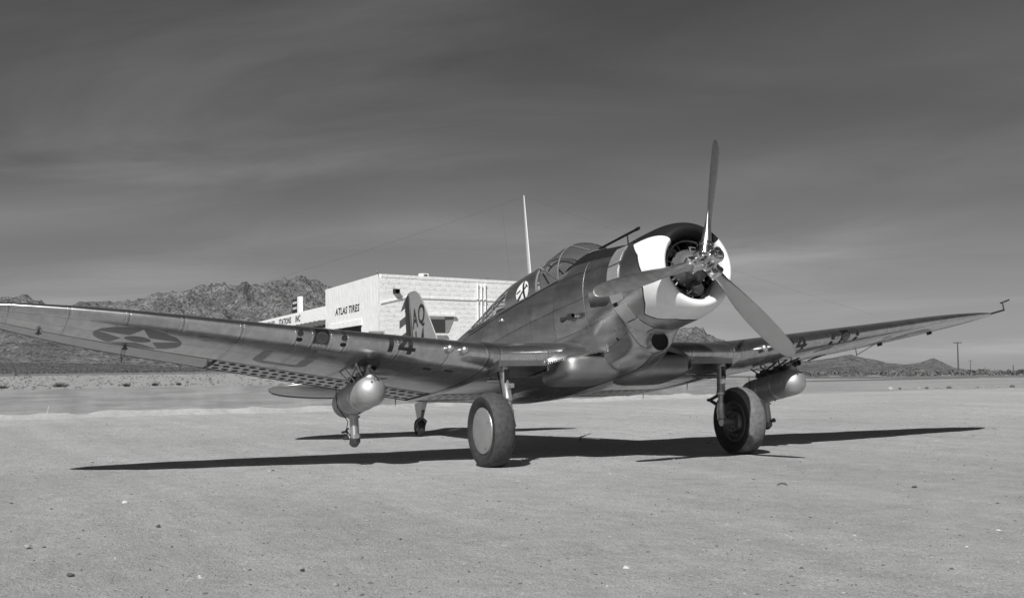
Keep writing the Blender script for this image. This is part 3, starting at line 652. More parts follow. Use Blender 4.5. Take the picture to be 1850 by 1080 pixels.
xs = np.concatenate([np.linspace(-9.08, -.99, 110)]); ks = np.concatenate([-np.linspace(0, 10, 41)[::-1], np.linspace(0, 10, 41)[1:]])
U, V_ = np.meshgrid(xs, ks, indexing='ij'); p, n = surf_pn(fus_f, U, np.where(np.abs(V_) < 1e-3, 1e-3, np.clip(V_, -9.999, 9.999)), fus_c); p = p-n*.006
idx = np.arange(U.size).reshape(U.shape); F = [(idx[i, j], idx[i+1, j], idx[i+1, j+1], idx[i, j+1]) for i in range(U.shape[0]-1) for j in range(U.shape[1]-1)]
fus = mesh('fuselage', P2W(p.reshape(-1, 3)), F, CORE, air)
rv = Rivets(); rd = Rivets()
xb = [-.995, -1.13, -1.68, -2.42, -3.05, -3.95, -4.75, -5.6, -6.5, -7.4, -8.1, -9.05]
kb = [(0, 2.35), (2.35, 3.1), (3.1, 4.6), (4.6, 6.2), (6.2, 7.8), (7.8, 9.97)]
for x1, x0 in zip(xb[:-1], xb[1:]):
    for sd in (1, -1):
        for a, b in kb:
            if a < 3 and b <= 3.1 and -5.6 < x0 < -2.4 and x1 > -5.6 and x1 <= -2.42: 
                continue    # the cockpit opening
            a_, b_ = max(a, .002)+.012, b-.012
            if x1 == -.995 and b < 7: continue
            m = BLK if (a == 0 and x0 >= -2.42) else FALU
            if a == 0: a_ = .002
            o = patch('skin_panel', fus_f, fus_c, lin(x0+.003, x1-.003, .09), sd*lin(a_, b_, .18), m, fus)
            if x0 > -7.5 and m is FALU:
                R_ = rv if sd == 1 else rd
                e = .022; R_.row(fus_f, fus_c, x0+e, sd*(a_+.05), x0+e, sd*(b_-.05), .034); R_.row(fus_f, fus_c, x1-e, sd*(a_+.05), x1-e, sd*(b_-.05), .034); R_.row(fus_f, fus_c, x0+e, sd*(a_+.08), x1-e, sd*(a_+.08), .04)
rd.build('rivets', RIVD, fus); rv.build('rivets', RIVD, fus)
# riveted firewall strap seen as a pale curved line
patch('seam_strap', fus_f, fus_c, np.linspace(-1.686, -1.675, 3), np.linspace(2.4, 9.4, 50), ALU2, fus, off=.002)
# cockpit sills
for sd in (1, -1):
    patch('sill', fus_f, fus_c, lin(-5.48, -2.43, .1), sd*np.linspace(2.75, 3.12, 4), ALU2, fus, off=.012)
# exhaust stub with dark mouth
mb = MB(); d = np.array([-.62, -.78, .02]); d /= np.linalg.norm(d); o0 = np.array([-1.20, -.40, -.085])
mb.lathe([(0, .105), (.30, .105), (.30, .09), (.12, .09)], o0, d, 20, caps=False); eo = mb.build('exhaust_pipe', mat('burnt_steel', .07, .65, .4, nscale=12, namp=.3), fus)
MB().lathe([(.13, .0895), (.1301, .001)], o0, d, 20, caps=False).build('exhaust_mouth', DARK, fus)
# round chin air scoop mouth
ax_ = np.array([1, -.10, -.05]); o0 = np.array([-1.045, -.012, -.650])
MB().lathe([(-.10, .128), (.0, .122), (.03, .116), (.042, .110), (.042, .104), (.0, .100), (-.1, .098)], o0, ax_, 32, caps=False).build('air_scoop', ALU, fus)
MB().lathe([(.012, .1015), (.0121, .001)], o0, ax_, 32, caps=False).build('scoop_mouth', DARK, fus)
# double venturi on the side
mb = MB(); p0 = np.array([-1.88, -.635, -.175]); d = np.array([-1, -.03, .02])
mb.lathe([(-.06, .026), (-.04, .024), (-.01, .038), (.03, .040), (.045, .026), (.10, .020), (.17, .028), (.20, .034)], p0, d, 16, caps=False); mb.lathe([(.19, .001), (.195, .033)], p0, d, 16, caps=False); mb.tube([p0, p0+[0, .12, -.01]], .016, 8)
mb.build('venturi_tube', STEEL, fus)
MB().lathe([(0, .02), (.02, .02), (.035, .012)], fus_f(np.array(-4.0), np.array(3.62)), (0, -1, .2), 12).tube([fus_f(np.array(-4.0), np.array(3.62))+[.05, -.02, 0], fus_f(np.array(-4.0), np.array(3.62))+[-.05, -.02, 0]], .012, 8).build('grab_handle', SHINY, fus)
p, n = surf_pn(fus_f, np.array(-1.35), np.array(7.7), fus_c)
MB().lathe([(0, .022), (.003, .022), (.0031, .001)], p, n, 16, caps=False).build('drain_hole', DARK, fus)
# ------------------------------------------------------------------ cowl
FLAPM = mat('satin_flap_metal', .62, .5, .85, nscale=9, namp=.12, rand=.08)
FRM = mat('canopy_frame_paint', .12, .6, 0, nscale=8, namp=.1)
CPROF = [(-.34, .335), (-.26, .348), (-.19, .365), (-.145, .395), (-.135, .425), (-.155, .458), (-.21, .492), (-.30, .521), (-.42, .540), (-.56, .549), (-.72, .552), (-.88, .552), (-1.02, .550)]
CA = np.array(CPROF); CL = np.concatenate([[0], np.cumsum(np.linalg.norm(np.diff(CA, axis=0), axis=1))])
def cowl_f(a, l):
    l = np.asarray(l, float); t = np.interp(l, CL, np.arange(len(CL))); q = cat(t, CA); x = q[..., 0]; r = q[..., 1]
    return np.stack([x+0*a, -r*np.sin(a), r*np.cos(a)], -1)
def cowl_c(a, l):
    p = cowl_f(a, l); x = np.minimum(p[..., 0], -.3); r = np.where(l < CL[4], .46, .40); r = np.where(np.asarray(l) < CL[4], .46, .38)
    return np.stack([-.30+0*x+np.minimum(p[..., 0]+.3, 0), -r*np.sin(a), r*np.cos(a)], -1)
def edge_x(a):      # back edge of the painted ring, cut forward at the cheeks and the chin
    a = np.abs((a+PI) % (2*PI)-PI); return np.interp(np.degrees(a), [0, 40, 52, 70, 92, 112, 128, 138, 150, 165, 180], [-.80, -.76, -.66, -.48, -.40, -.46, -.56, -.70, -.62, -.44, -.40])
LX = lambda x: float(np.interp(-x, -CA[4:, 0], CL[4:]))
av = np.radians(np.linspace(-180, 180, 145))
def cowl_ring(name, l0f, l1f, m, parent, nl=22, off=0., cellmat=None, avv=av):
    L0 = np.array([l0f(a) for a in avv]); L1 = np.array([l1f(a) for a in avv]); q = np.linspace(0, 1, nl)
    U = np.repeat(avv[:, None], nl, 1); Vv = L0[:, None]+(L1-L0)[:, None]*q[None, :]
    p, n = surf_pn(cowl_f, U, Vv, cowl_c); p = p+n*off; nu, nv = U.shape; idx = np.arange(nu*nv).reshape(nu, nv)
    F = [(idx[i, j], idx[i, j+1], idx[i+1, j+1], idx[i+1, j]) for i in range(nu-1) for j in range(nv-1)]
    mi = [cellmat(.5*(avv[i]+avv[i+1]), Vv[i, j]) if cellmat else 0 for i in range(nu-1) for j in range(nv-1)]
    f0 = F[len(F)//2]; P3 = p.reshape(-1, 3); N3 = n.reshape(-1, 3)
    if np.dot(np.cross(P3[f0[1]]-P3[f0[0]], P3[f0[3]]-P3[f0[0]]), N3[f0[0]]) < 0: F = [t_[::-1] for t_ in F]
    Nw = N3.copy(); Nw[:, 0] = CT*N3[:, 0]-ST*N3[:, 2]; Nw[:, 2] = ST*N3[:, 0]+CT*N3[:, 2]
    return mesh(name, P2W(P3), F, m, parent, True, normals=Nw, midx=mi)
def paint(a, l):
    ad_ = abs(math.degrees((a+PI) % (2*PI)-PI)); return 1 if ad_ < 47 else 0
cowl = cowl_ring('engine_cowl', lambda a: 0., lambda a: LX(edge_x(a)), [WHT, BLK], air, 26, cellmat=paint)
cowl['label'] = 'white engine cowl ring with black top'
cowl_ring('cowl_edge', lambda a: LX(edge_x(a)+.008), lambda a: LX(edge_x(a)-.026), DARK, cowl, 3, off=-.004)
cowl_ring('cowl_side_panel', lambda a: LX(edge_x(a)-.022), lambda a: CL[-1], [ALU2, BLK], cowl, 10, off=.001, cellmat=lambda a, l: 1 if abs(math.degrees((a+PI) % (2*PI)-PI)) < 40 else 0)
# inner lining of the ring, closes the back
MB().lathe([(-.34, .335), (-.36, .36), (-1.0, .50), (-1.0, .02)], (0, 0, 0), (1, 0, 0), 48, caps=False).build('cowl_lining', DARK, cowl)
# exit flaps: separate bent plates round the back of the cowl
for a0, a1 in ((42, 68), (69, 95), (96, 112), (116, 138), (139, 163), (164, 180)):
    for s in (1, -1):
        A0, A1 = R(a0+.4)*s, R(a1-.4)*s
        def ff(u, v): return np.stack([-.86-.225*v, -(.562+.012*v)*np.sin(u), (.562+.012*v)*np.cos(u)], -1)
        patch('cowl_flap', ff, lambda u, v: np.stack([-.9+0*u*v, 0*u*v, 0*u*v], -1), np.linspace(A0, A1, 9), np.linspace(0, 1, 4), FLAPM, cowl, thick=.006)
# dark gap behind the flaps
MB().lathe([(-1.0, .548), (-1.09, .53), (-1.12, .50)], (0, 0, 0), (1, 0, 0), 48, caps=False).build('exit_gap', DARK, cowl)
# ------------------------------------------------------------------ engine
LEADG = mat('crankcase_grey', .15, .42, .4, nscale=12, namp=.15)
eng = MB().lathe([(-.04, .05), (-.06, .085), (-.09, .095), (-.11, .12), (-.15, .155), (-.21, .185), (-.28, .20), (-.30, .212), (-.33, .212), (-.38, .19)], (0, 0, 0), (1, 0, 0), 40).build('engine', LEADG, air)
mb = MB()
for k in range(14):
    a = 2*PI*k/14; p = np.array([-.30, .202*math.sin(a), .202*math.cos(a)]); mb.lathe([(0, .014), (.02, .014), (.024, .006)], p, (1, 0, 0), 8)
mb.build('case_bolts', SHINY, eng)
for k in range(7):
    a = 2*PI*(k+.5)/7; d = np.array([0, math.sin(a), math.cos(a)]); prf = []
    for j in range(12): z0 = .20+j*.022; prf += [(z0, .095), (z0+.009, .095), (z0+.009, .078), (z0+.022, .078)]
    MB().lathe(prf, (-.47, 0, 0), d, 18).build('cylinder', STEEL, eng)
    for q in (-.13, .13):
        d2 = np.array([0, math.sin(a+q), math.cos(a+q)]); MB().tube([np.array([-.32, 0, 0])+d2*.19, np.array([-.36, 0, 0])+d2*.40], .011, 8).build('pushrod_tube', STEEL, eng)
mb = MB(); pts = [(-.27, .305*math.sin(a), .305*math.cos(a)) for a in np.linspace(0, 2*PI, 49)]
mb.tube(pts, .014, 8).build('ignition_ring', STEEL, eng)
for k in range(14):
    a = 2*PI*k/14; MB().tube([(-.27, .305*math.sin(a), .305*math.cos(a)), (-.29, .335*math.sin(a+.05), .335*math.cos(a+.05)), (-.31, .33*math.sin(a+.09), .33*math.cos(a+.09))], .006, 6).build('ignition_lead', SHINY, eng)
mb = MB(); mb.lathe([(0, .06), (.05, .07), (.12, .05)], (-.2, -.03, -.22), (.8, 0, -.5), 16).tube([(-.2, -.05, -.2), (-.16, -.1, -.28), (-.24, -.14, -.31)], .014, 8).build('oil_sump', STEEL, eng)
# ------------------------------------------------------------------ propeller
PH = .256; PR = 1.437
hub = MB(); hub.lathe([(-.10, .05), (-.09, .085), (-.05, .105), (.0, .11), (.045, .10), (.07, .075), (.09, .06)], (0, 0, 0), (1, 0, 0), 28)
hub.lathe([(.08, .055), (.10, .072), (.20, .075), (.255, .075), (.27, .068), (.275, .05), (.265, .046), (.262, .036), (.285, .034), (.292, .02)], (0, 0, 0), (1, 0, 0), 24)
prop = hub.build('propeller', SHINY, air)
def dir_(a): return np.array([0, math.sin(a), math.cos(a)])
for k in range(3):
    a = PH+k*2*PI/3; d = dir_(a); tan = np.array([0, math.cos(a), -math.sin(a)])
    mb = MB().lathe([(.05, .088), (.10, .09), (.165, .088), (.172, .094), (.20, .094), (.21, .085), (.215, .06)], (0, 0, 0), d, 22)
    mb.build('blade_socket', SHINY, prop)
    # counterweight bracket between blades, forward of the hub
    a2 = a+.62; d2 = dir_(a2); c0 = np.array([.10, 0, 0])+d2*.125
    mb = MB().lathe([(-.055, .05), (.035, .05), (.042, .044), (.043, .03), (.036, .026), (.036, .001)], c0, (1, 0, 0), 20).tube([np.array([.03, 0, 0])+d*.10, c0+[-.03, 0, 0]], .028, 10).tube([np.array([.19, 0, 0])+d2*.07, c0], .016, 8)
    mb.build('counterweight', SHINY, prop)
    rr = [.20, .26, .32, .40, .50, .62, .76, .90, 1.04, 1.16, 1.26, 1.33, 1.38, 1.41, 1.428, 1.437]
    ch = [.112, .112, .118, .138, .165, .19, .208, .214, .21, .20, .185, .166, .14, .108, .07, .012]
    th = [.112, .108, .096, .075, .056, .043, .034, .028, .023, .019, .016, .014, .012, .010, .008, .004]
    bt = [62, 60, 57, 53, 49, 45, 41, 38, 35, 33, 31, 30, 29.5, 29, 29, 29]
    V = []; n_ = 20
    for r_, c_, t_, b_ in zip(rr, ch, th, bt):
        b_ = R(b_); e1 = np.array([math.sin(b_), 0, 0])-tan*(-1)*0+0; 
        cd_ = np.array([1, 0, 0])*math.sin(b_)+(-tan)*math.cos(b_)   # towards leading edge; rotation carries the top blade to starboard
        nd_ = np.array([1, 0, 0])*math.cos(b_)-(-tan)*math.sin(b_)
        for j in range(n_):
            q = 2*PI*j/n_; px = math.cos(q); py = math.sin(q); blend = max(0, min(1, (r_-.26)/.3))
            yy = py*(1-.35*blend*px) ; V.append(d*r_+cd_*(c_/2*px-.02*blend*c_/.2)+nd_*(t_/2*yy))
    F = [(i*n_+j, i*n_+(j+1) % n_, (i+1)*n_+(j+1) % n_, (i+1)*n_+j) for i in range(len(rr)-1) for j in range(n_)]+[tuple(range(n_))[::-1], tuple((len(rr)-1)*n_+j for j in range(n_))]
    o = mesh('blade', P2W(np.array(V)), F, BLADE, prop, True, angle=60)
    bm = bmesh.new(); bm.from_mesh(o.data); bmesh.ops.recalc_face_normals(bm, faces=bm.faces[:]); bm.to_mesh(o.data); bm.free()
MB().tube([(-.03, -.13, .09), (-.01, -.16, .16)], .008, 6).tube([(-.01, -.16, .16), (.02, -.10, .14)], .006, 6).build('hub_fitting', SHINY, prop)
# ------------------------------------------------------------------ gunsight tube, mast, wires
mb = MB().tube([(-2.12, 0, .735), (-1.2, 0, .722)], .015, 12).tube([(-2.0, 0, .67), (-2.0, 0, .735)], .012, 8).tube([(-1.45, 0, .58), (-1.45, 0, .72)], .009, 8)
mb.lathe([(-.05, .019), (.02, .019)], (-1.2, 0, .722), (1, 0, 0), 12); mb.build('gunsight_tube', BLK, air)
MB().tube([(-4.04, 0, .88), (-3.99, 0, 2.03)], [.05, .017], 12, flat=.45).build('antenna_mast', mat('mast_paint', .5, .4, .3), air)
WIRE = mat('antenna_wire', .08, .5, .5)
for q in ((-2.95, -5.0, .13), (-2.95, 5.0, .13), (-4.62, 0, .80)):
    a = np.array([-3.99, 0, 2.02]); b = np.array(q)
    if q[0] < -4: a = a+(np.array([-2.95, -5.0, .13])-a)*.08+[0, 0, -.015]
    MB().tube([a+(b-a)*t+[0, 0, -.10*4*t*(1-t)*.5] for t in np.linspace(0, 1, 9)], .0008, 5).build('antenna_wire', WIRE, air)
# ------------------------------------------------------------------ canopy
cxs = np.array([-5.6, -4.9, -4.45, -4.04, -3.0, -2.5, -2.42, -2.3, -2.15, -2.06]); ctop = np.array([.57, .67, .755, .825, .855, .905, .90, .845, .755, .70]); cw = np.array([.25, .385, .43, .45, .455, .455, .45, .42, .33, .22]); cb_ = np.array([.46, .405, .40, .40, .40, .405, .41, .44, .52, .58])
def can_f(x, a):  # a -pi/2..pi/2 (0 top, positive starboard)
    x = np.asarray(x, float); a = np.asarray(a, float); t = np.interp(x, cxs, ctop); w_ = np.interp(x, cxs, cw); b = np.interp(x, cxs, cb_); e = .80
    sa = np.sin(a); ca = np.cos(a); return np.stack([x+0*a, -w_*np.sign(sa)*np.abs(sa)**.92, b+(t-b)*np.abs(ca)**e], -1)
def can_c(x, a): return np.stack([np.asarray(x, float)+0*a, 0*x+0*a, .35+0*x+0*a], -1)
HP = PI/2-.001
def can_line(pts, r=.011, n=6): return [can_f(np.array(x), np.array(a)) for x, a in pts]
can = MB()
for x in (-2.42, -3.0, -3.03, -3.97, -4.45, -4.9, -5.3, -5.6):
    can.tube([can_f(np.array(x), np.array(a))+[0, 0, .0] for a in np.linspace(-HP, HP, 28)], .010 if x > -4 else .008, 6)
for sgn in (-1, 1):
    for a in (HP,):
        can.tube([can_f(np.array(x), np.array(sgn*a)) for x in np.linspace(-5.6, -2.42, 20)], .014, 6)
    for a in (.35, .8, 1.18):
        can.tube([can_f(np.array(x), np.array(sgn*a)) for x in np.linspace(-5.6, -3.97, 14)], .009, 6)
    can.tube([can_f(np.array(x), np.array(sgn*.62)) for x in np.linspace(-3.0, -2.42, 8)], .012, 6)
    can.tube([can_f(np.array(x), np.array(sgn*.5)) for x in np.linspace(-2.42, -2.1, 7)], .010, 6)
    can.tube([can_f(np.array(x), np.array(sgn*HP)) for x in np.linspace(-2.42, -2.06, 9)], .013, 6)
can.tube([can_f(np.array(-2.06), np.array(a)) for a in np.linspace(-HP, HP, 16)], .013, 6)
canopy = can.build('canopy', FRM, air)
av2 = lambda a, b, n: np.linspace(a, b, n)
for a, b in ((-HP, -.62), (-.62, .62), (.62, HP)):
    patch('pane', can_f, can_c, np.linspace(-2.99, -2.43, 6), av2(a, b, 12), GLASS, canopy, off=.002, thick=0)
    patch('pane', can_f, can_c, np.linspace(-2.41, -2.07, 10), av2(a, b, 12), GLASS, canopy, off=.002, thick=0)
for x0, x1 in ((-5.59, -5.3), (-5.3, -4.9), (-4.9, -4.45), (-4.45, -3.98)):
    for a, b in ((-HP, -1.18), (-1.18, -.8), (-.8, -.35), (-.35, .35), (.35, .8), (.8, 1.18), (1.18, HP)):
        patch('pane', can_f, can_c, np.linspace(x0+.01, x1-.01, 4), av2(a+.01, b-.01, 6), GLASS, canopy, off=.002, thick=0)
for a, b in ((.42, HP),):
    patch('hood_panel', can_f, can_c, np.linspace(-3.965, -3.20, 10), np.linspace(a, b, 20), FALU, canopy, off=.006); patch('hood_panel', can_f, can_c, np.linspace(-3.195, -3.035, 4), np.linspace(a, b, 20), FALU, canopy, off=.009); patch('hood_lining', can_f, can_c, np.linspace(-3.96, -3.04, 8), np.linspace(a, b, 16), mat('lining_paint', .30, .8), canopy, off=-.015, thick=0)
patch('pane', can_f, can_c, np.linspace(-3.96, -3.04, 6), np.linspace(-.9, .41, 20), GLASS, canopy, off=.002, thick=0)
rv = Rivets(); rv.row(can_f, can_c, -3.19, .25, -3.19, 1.5, .028); rv.build('rivets', RIV, canopy)
patch('hood_panel', can_f, can_c, np.linspace(-3.965, -3.035, 10), np.linspace(-HP, -.91, 14), FALU, canopy, off=.006)
# unit emblem on the hood panel: white oval with a dark cross-hafted figure
def emb_map(off):
    def f(A):
        x = -3.42+A[:, 0]; z = .505+A[:, 1]; out = np.empty((len(A), 3)); aa = np.linspace(.05, HP, 200)
        for i in range(len(A)):
            p = can_f(np.full(200, x[i]), aa); a_ = np.interp(-z[i], -p[:, 2], aa); q, n = surf_pn(can_f, np.array(x[i]), np.array(a_), can_c); out[i] = q+n*off
        return P2W(out)
    return f
E_ = [(.20*math.cos(2*PI*i/28)*.95, .135*math.sin(2*PI*i/28)) for i in range(28)]
decal('emblem', [E_], emb_map(.009), WHT, canopy)
def bar(x0, y0, x1, y1, w_):
    d = np.array([x1-x0, y1-y0]); d /= np.linalg.norm(d); n = np.array([-d[1], d[0]])*w_/2; a = np.array([x0, y0]); b = np.array([x1, y1]); return [tuple(a+n), tuple(a-n), tuple(b-n), tuple(b+n)]
decal('emblem_figure', [bar(.13, .055, -.15, -.085, .028), bar(.01, .125, .075, -.10, .05)], emb_map(.011), NUM, canopy)
decal('emblem_figure', [bar(-.05, .03, -.165, .01, .02), bar(-.04, -.05, -.13, -.095, .018), bar(.10, .075, .165, .03, .02)], emb_map(.0125), NUM, canopy)
# what is inside: bulkhead arch, headrest, seat, instrument hood, braces, gun ring
mb = MB()
mb.tube([(-3.02, .36*math.sin(a), .42+.42*math.cos(a)) for a in np.linspace(-1.5, 1.5, 14)], .03, 6)
mb.box((-3.0, 0, .52), (.015, .40, .12)); mb.box((-2.94, 0, .56), (.03, .15, .15)); mb.tube([(-2.98, -.40, .72), (-2.48, -.40, .42)], .015, 6); mb.tube([(-2.98, .40, .72), (-2.48, .40, .42)], .015, 6)
mb.build('roll_arch', mat('cockpit_grey', .16, .6), canopy)
MB().lathe([(-.14, .30), (.05, .26), (.12, .20)], (-2.42, 0, .42), (1, 0, .2), 20).box((-2.36, 0, .6), (.05, .06, .07)).build('instrument_hood', BLK, canopy)
MB().tube([(-4.5, .27*math.sin(a), .5+.0*a) if False else (-4.55+.27*math.cos(a), .27*math.sin(a), .52) for a in np.linspace(0, 2*PI, 25)], .02, 6).tube([(-4.7, 0, .55), (-5.1, 0, .62)], .02, 8).build('gun_ring', STEEL, canopy)
# ------------------------------------------------------------------ tail
FZ = np.array([.15, .30, .73, 1.19, 1.50, 1.65, 1.735, 1.765, 1.775]); FL = np.array([-7.0, -7.12, -7.48, -7.78, -7.99, -8.14, -8.29, -8.40, -8.52])
def fin_f(z, t):
    z = np.asarray(z, float); t = np.asarray(t, float); le = np.interp(z, FZ, FL); c = 1.75-(z-.2)*.42; xc = t*t; xh = -8.52-.05*(z-.2)/1.6
    x = le-(le-xh)*xc; yt = .055*np.interp(z, [0, 1.5, 1.72, 1.775], [1.25, .75, .5, .05])*(1-(1-np.abs(t))**1.8)
    return np.stack([x, -np.sign(t)*yt, z+0*t], -1)
def fin_c(z, t):
    p = fin_f(z, t); p = p.copy(); p[..., 1] = 0; p[..., 0] = np.minimum(p[..., 0]-.004, p[..., 0]); return p
zz = np.concatenate([np.linspace(.15, 1.5, 20), np.linspace(1.55, 1.774, 14)])
fin = patch('fin', fin_f, fin_c, zz, np.linspace(-1, 1, 31), mat('fin_aluminium', .66, .5, .9, nscale=6, namp=.08), air, thick=0)
rv = Rivets()
for z in (.55, .95, 1.33, 1.6): rv.row(fin_f, fin_c, z, .1, z, .95, .04)
rv.build('rivets', RIVD, fin)
def side_map(x0, z0, off, f):
    def g(A):
        x = x0+A[:, 0]; z = z0+A[:, 1]; out = np.empty((len(A), 3))
        for i in range(len(A)):
            tt = np.linspace(.02, 1, 100); p = f(np.full(100, z[i]), tt); y = np.interp(-x[i], -p[:, 0], p[:, 1]); out[i] = (x[i], y-off, z[i])
        return P2W(out)
    return g
# seen from starboard the nose is to the right, so text runs towards +x; letters are slim
for ch_, x_, z_, h_ in (('A', -8.30, 1.10, .34), ('Q', -8.03, 1.12, .34), ('1', -8.29, .69, .36), ('4', -8.02, .69, .36)):
    tp = text_polys(ch_, h_*1.36, bold=.008); decal('fin_letter', [[(a*.72, b) for a, b in p] for p in tp], side_map(x_, z_, .003, fin_f), DKB, fin)
RZ = np.array([-.02, .10, .30, 1.0, 1.30, 1.45, 1.55, 1.61, 1.68, 1.735, 1.765, 1.775]); RX = np.array([-9.10, -9.19, -9.225, -9.20, -9.17, -9.13, -9.05, -8.97, -8.86, -8.74, -8.66, -8.60])
def rud_f(z, t):   # t -1..1: port TE -> hinge nose -> starboard TE
    z = np.asarray(z, float); t = np.asarray(t, float); xh = -8.535-.05*(z-.2)/1.6; te = np.interp(z, RZ, RX); a = np.abs(t); x = xh-(xh-te)*a
    th_ = .052*np.interp(z, [0, 1.5, 1.72, 1.775], [1.2, .75, .5, .05]); y = th_*np.where(a < .12, np.sqrt(np.clip(1-(1-a/.12)**2, 0, 1)), 1-(a-.12)/.88*.92)
    return np.stack([x, -np.sign(t)*y, z+0*t], -1)
def rud_c(z, t): p = rud_f(z, t).copy(); p[..., 1] = 0; p[..., 0] -= .003; return p
sh = .138; zs = [1.775-.235-k*sh for k in range(12)]; zs = [z for z in zs if z > 0]+[-.01, 1.56, 1.6, 1.64, 1.68, 1.71, 1.74, 1.76, 1.774]; zs = sorted(set(round(z, 4) for z in zs)); zs = sorted(zs+[(a+b)/2 for a, b in zip(zs[:-1], zs[1:]) if b-a > .06])
def rmat(z, t):
    te = np.interp(z, RZ, RX); x = -8.55-(-8.55-te)*abs(t)
    if x > -8.775: return 0
    if z > 1.54: return 1
    return 2 if int((1.54-z)/sh) % 2 == 0 else 1
tl = sorted(set(np.round(np.concatenate([np.linspace(-1, 1, 25), [-.355, .355, -.12, .12, -.06, .06]]), 4)))
rud = patch('rudder', rud_f, rud_c, zs, tl, [DKB, GRYR, WHT], air, cellmat=rmat, thick=0); rud['label'] = 'rudder with dark front band and slanting pale and dark stripes'
# tailplane
def st_le(y): y = np.abs(y); return -7.55-.14*y-.25*np.clip((y-2.0)/.6, 0, 1)**2.5
def st_te(y): y = np.abs(y); t = np.clip((y-.9)/(2.61-.9), 0, .9995); return -8.15-1.15*np.sqrt(1-t**2.3)
def sta_f(y, t):
    y = np.asarray(y, float); t = np.asarray(t, float); le = st_le(y); te = np.minimum(st_te(y), le-.02); c = le-te; xc = t*t
    yt = 5*.09*(.2969*np.abs(t)-.126*xc-.3516*xc**2+.2843*xc**3-.1036*xc**4); return np.stack([le-c*xc, y+0*t, .10+c*np.sign(t)*yt], -1)
def sta_c(y, t): p = sta_f(y, t).copy(); p[..., 2] = .10; p[..., 0] -= np.where(np.abs(np.asarray(t)+0*p[..., 0]) < .1, .01, 0); return p
for s in (-1, 1):
    yy = s*np.concatenate([np.linspace(.08, 1.9, 12), 2+.605*np.sin(np.linspace(0, PI/2, 12))])
    stb = patch('stabilizer', sta_f, sta_c, yy, np.linspace(-.76, .76, 30), ALU2, air, thick=0)
    patch('elevator', sta_f, sta_c, yy, np.linspace(-1, -.77, 8), ALU2, stb, thick=.02); patch('elevator', sta_f, sta_c, yy, np.linspace(.77, 1, 8), ALU2, stb, thick=.02)
# tail wheel
tw = np.array([-6.57, 0, .145]); WB = lambda: MB()
twl = MB().add([(-8.62, -.045, -.15), (-8.25, -.05, -.15), (-8.25, .05, -.15), (-8.62, .045, -.15), (-8.60, -.025, -.40), (-8.42, -.028, -.40), (-8.42, .028, -.40), (-8.60, .025, -.40)], [(0, 3, 2, 1), (4, 5, 6, 7), (0, 1, 5, 4), (1, 2, 6, 5), (2, 3, 7, 6), (3, 0, 4, 7)]).build('tail_wheel', ALU2, air)
def tyre(mb, c, r, w_, n=48, ri=.6, axis=(0, 1, 0)):
    pr_ = []
    for q in np.linspace(-PI*.5, PI*.5, 13)[0:]:
        pass
    rb = w_/2; prf = [(-rb*.62, r*ri), (-rb*.80, r*(ri+.05)), (-rb*.97, r*(ri+.17)), (-rb*1.0, r*.80), (-rb*.93, r*.89), (-rb*.75, r*.953), (-rb*.45, r*.988), (0, r), (rb*.45, r*.988), (rb*.75, r*.953), (rb*.93, r*.89), (rb*1.0, r*.80), (rb*.97, r*(ri+.17)), (rb*.80, r*(ri+.05)), (rb*.62, r*ri)]
    mb.mi = 0; mb.lathe(prf[:5], c, axis, n, caps=False); mb.mi = 1; mb.lathe(prf[4:11], c, axis, n, caps=False); mb.mi = 0; return mb.lathe(prf[10:], c, axis, n, caps=False)
tyre(MB(), tw, .145, .11, 28, .5).build('tyre', [RUB, RUB], twl, frame='W'); MB().lathe([(-.045, .02), (-.044, .075), (.044, .075), (.045, .02)], tw, (0, 1, 0), 20).build('hub_cap', HUBM, twl, frame='W')
MB().tube([(-6.38, 0, .42), (-6.45, -.0, .30), (-6.47, -.075, .25), (-6.57, -.075, .145)], .022, 8).tube([(-6.45, 0, .30), (-6.47, .075, .25), (-6.57, .075, .145)], .022, 8).build('fork', STEEL, twl, frame='W')
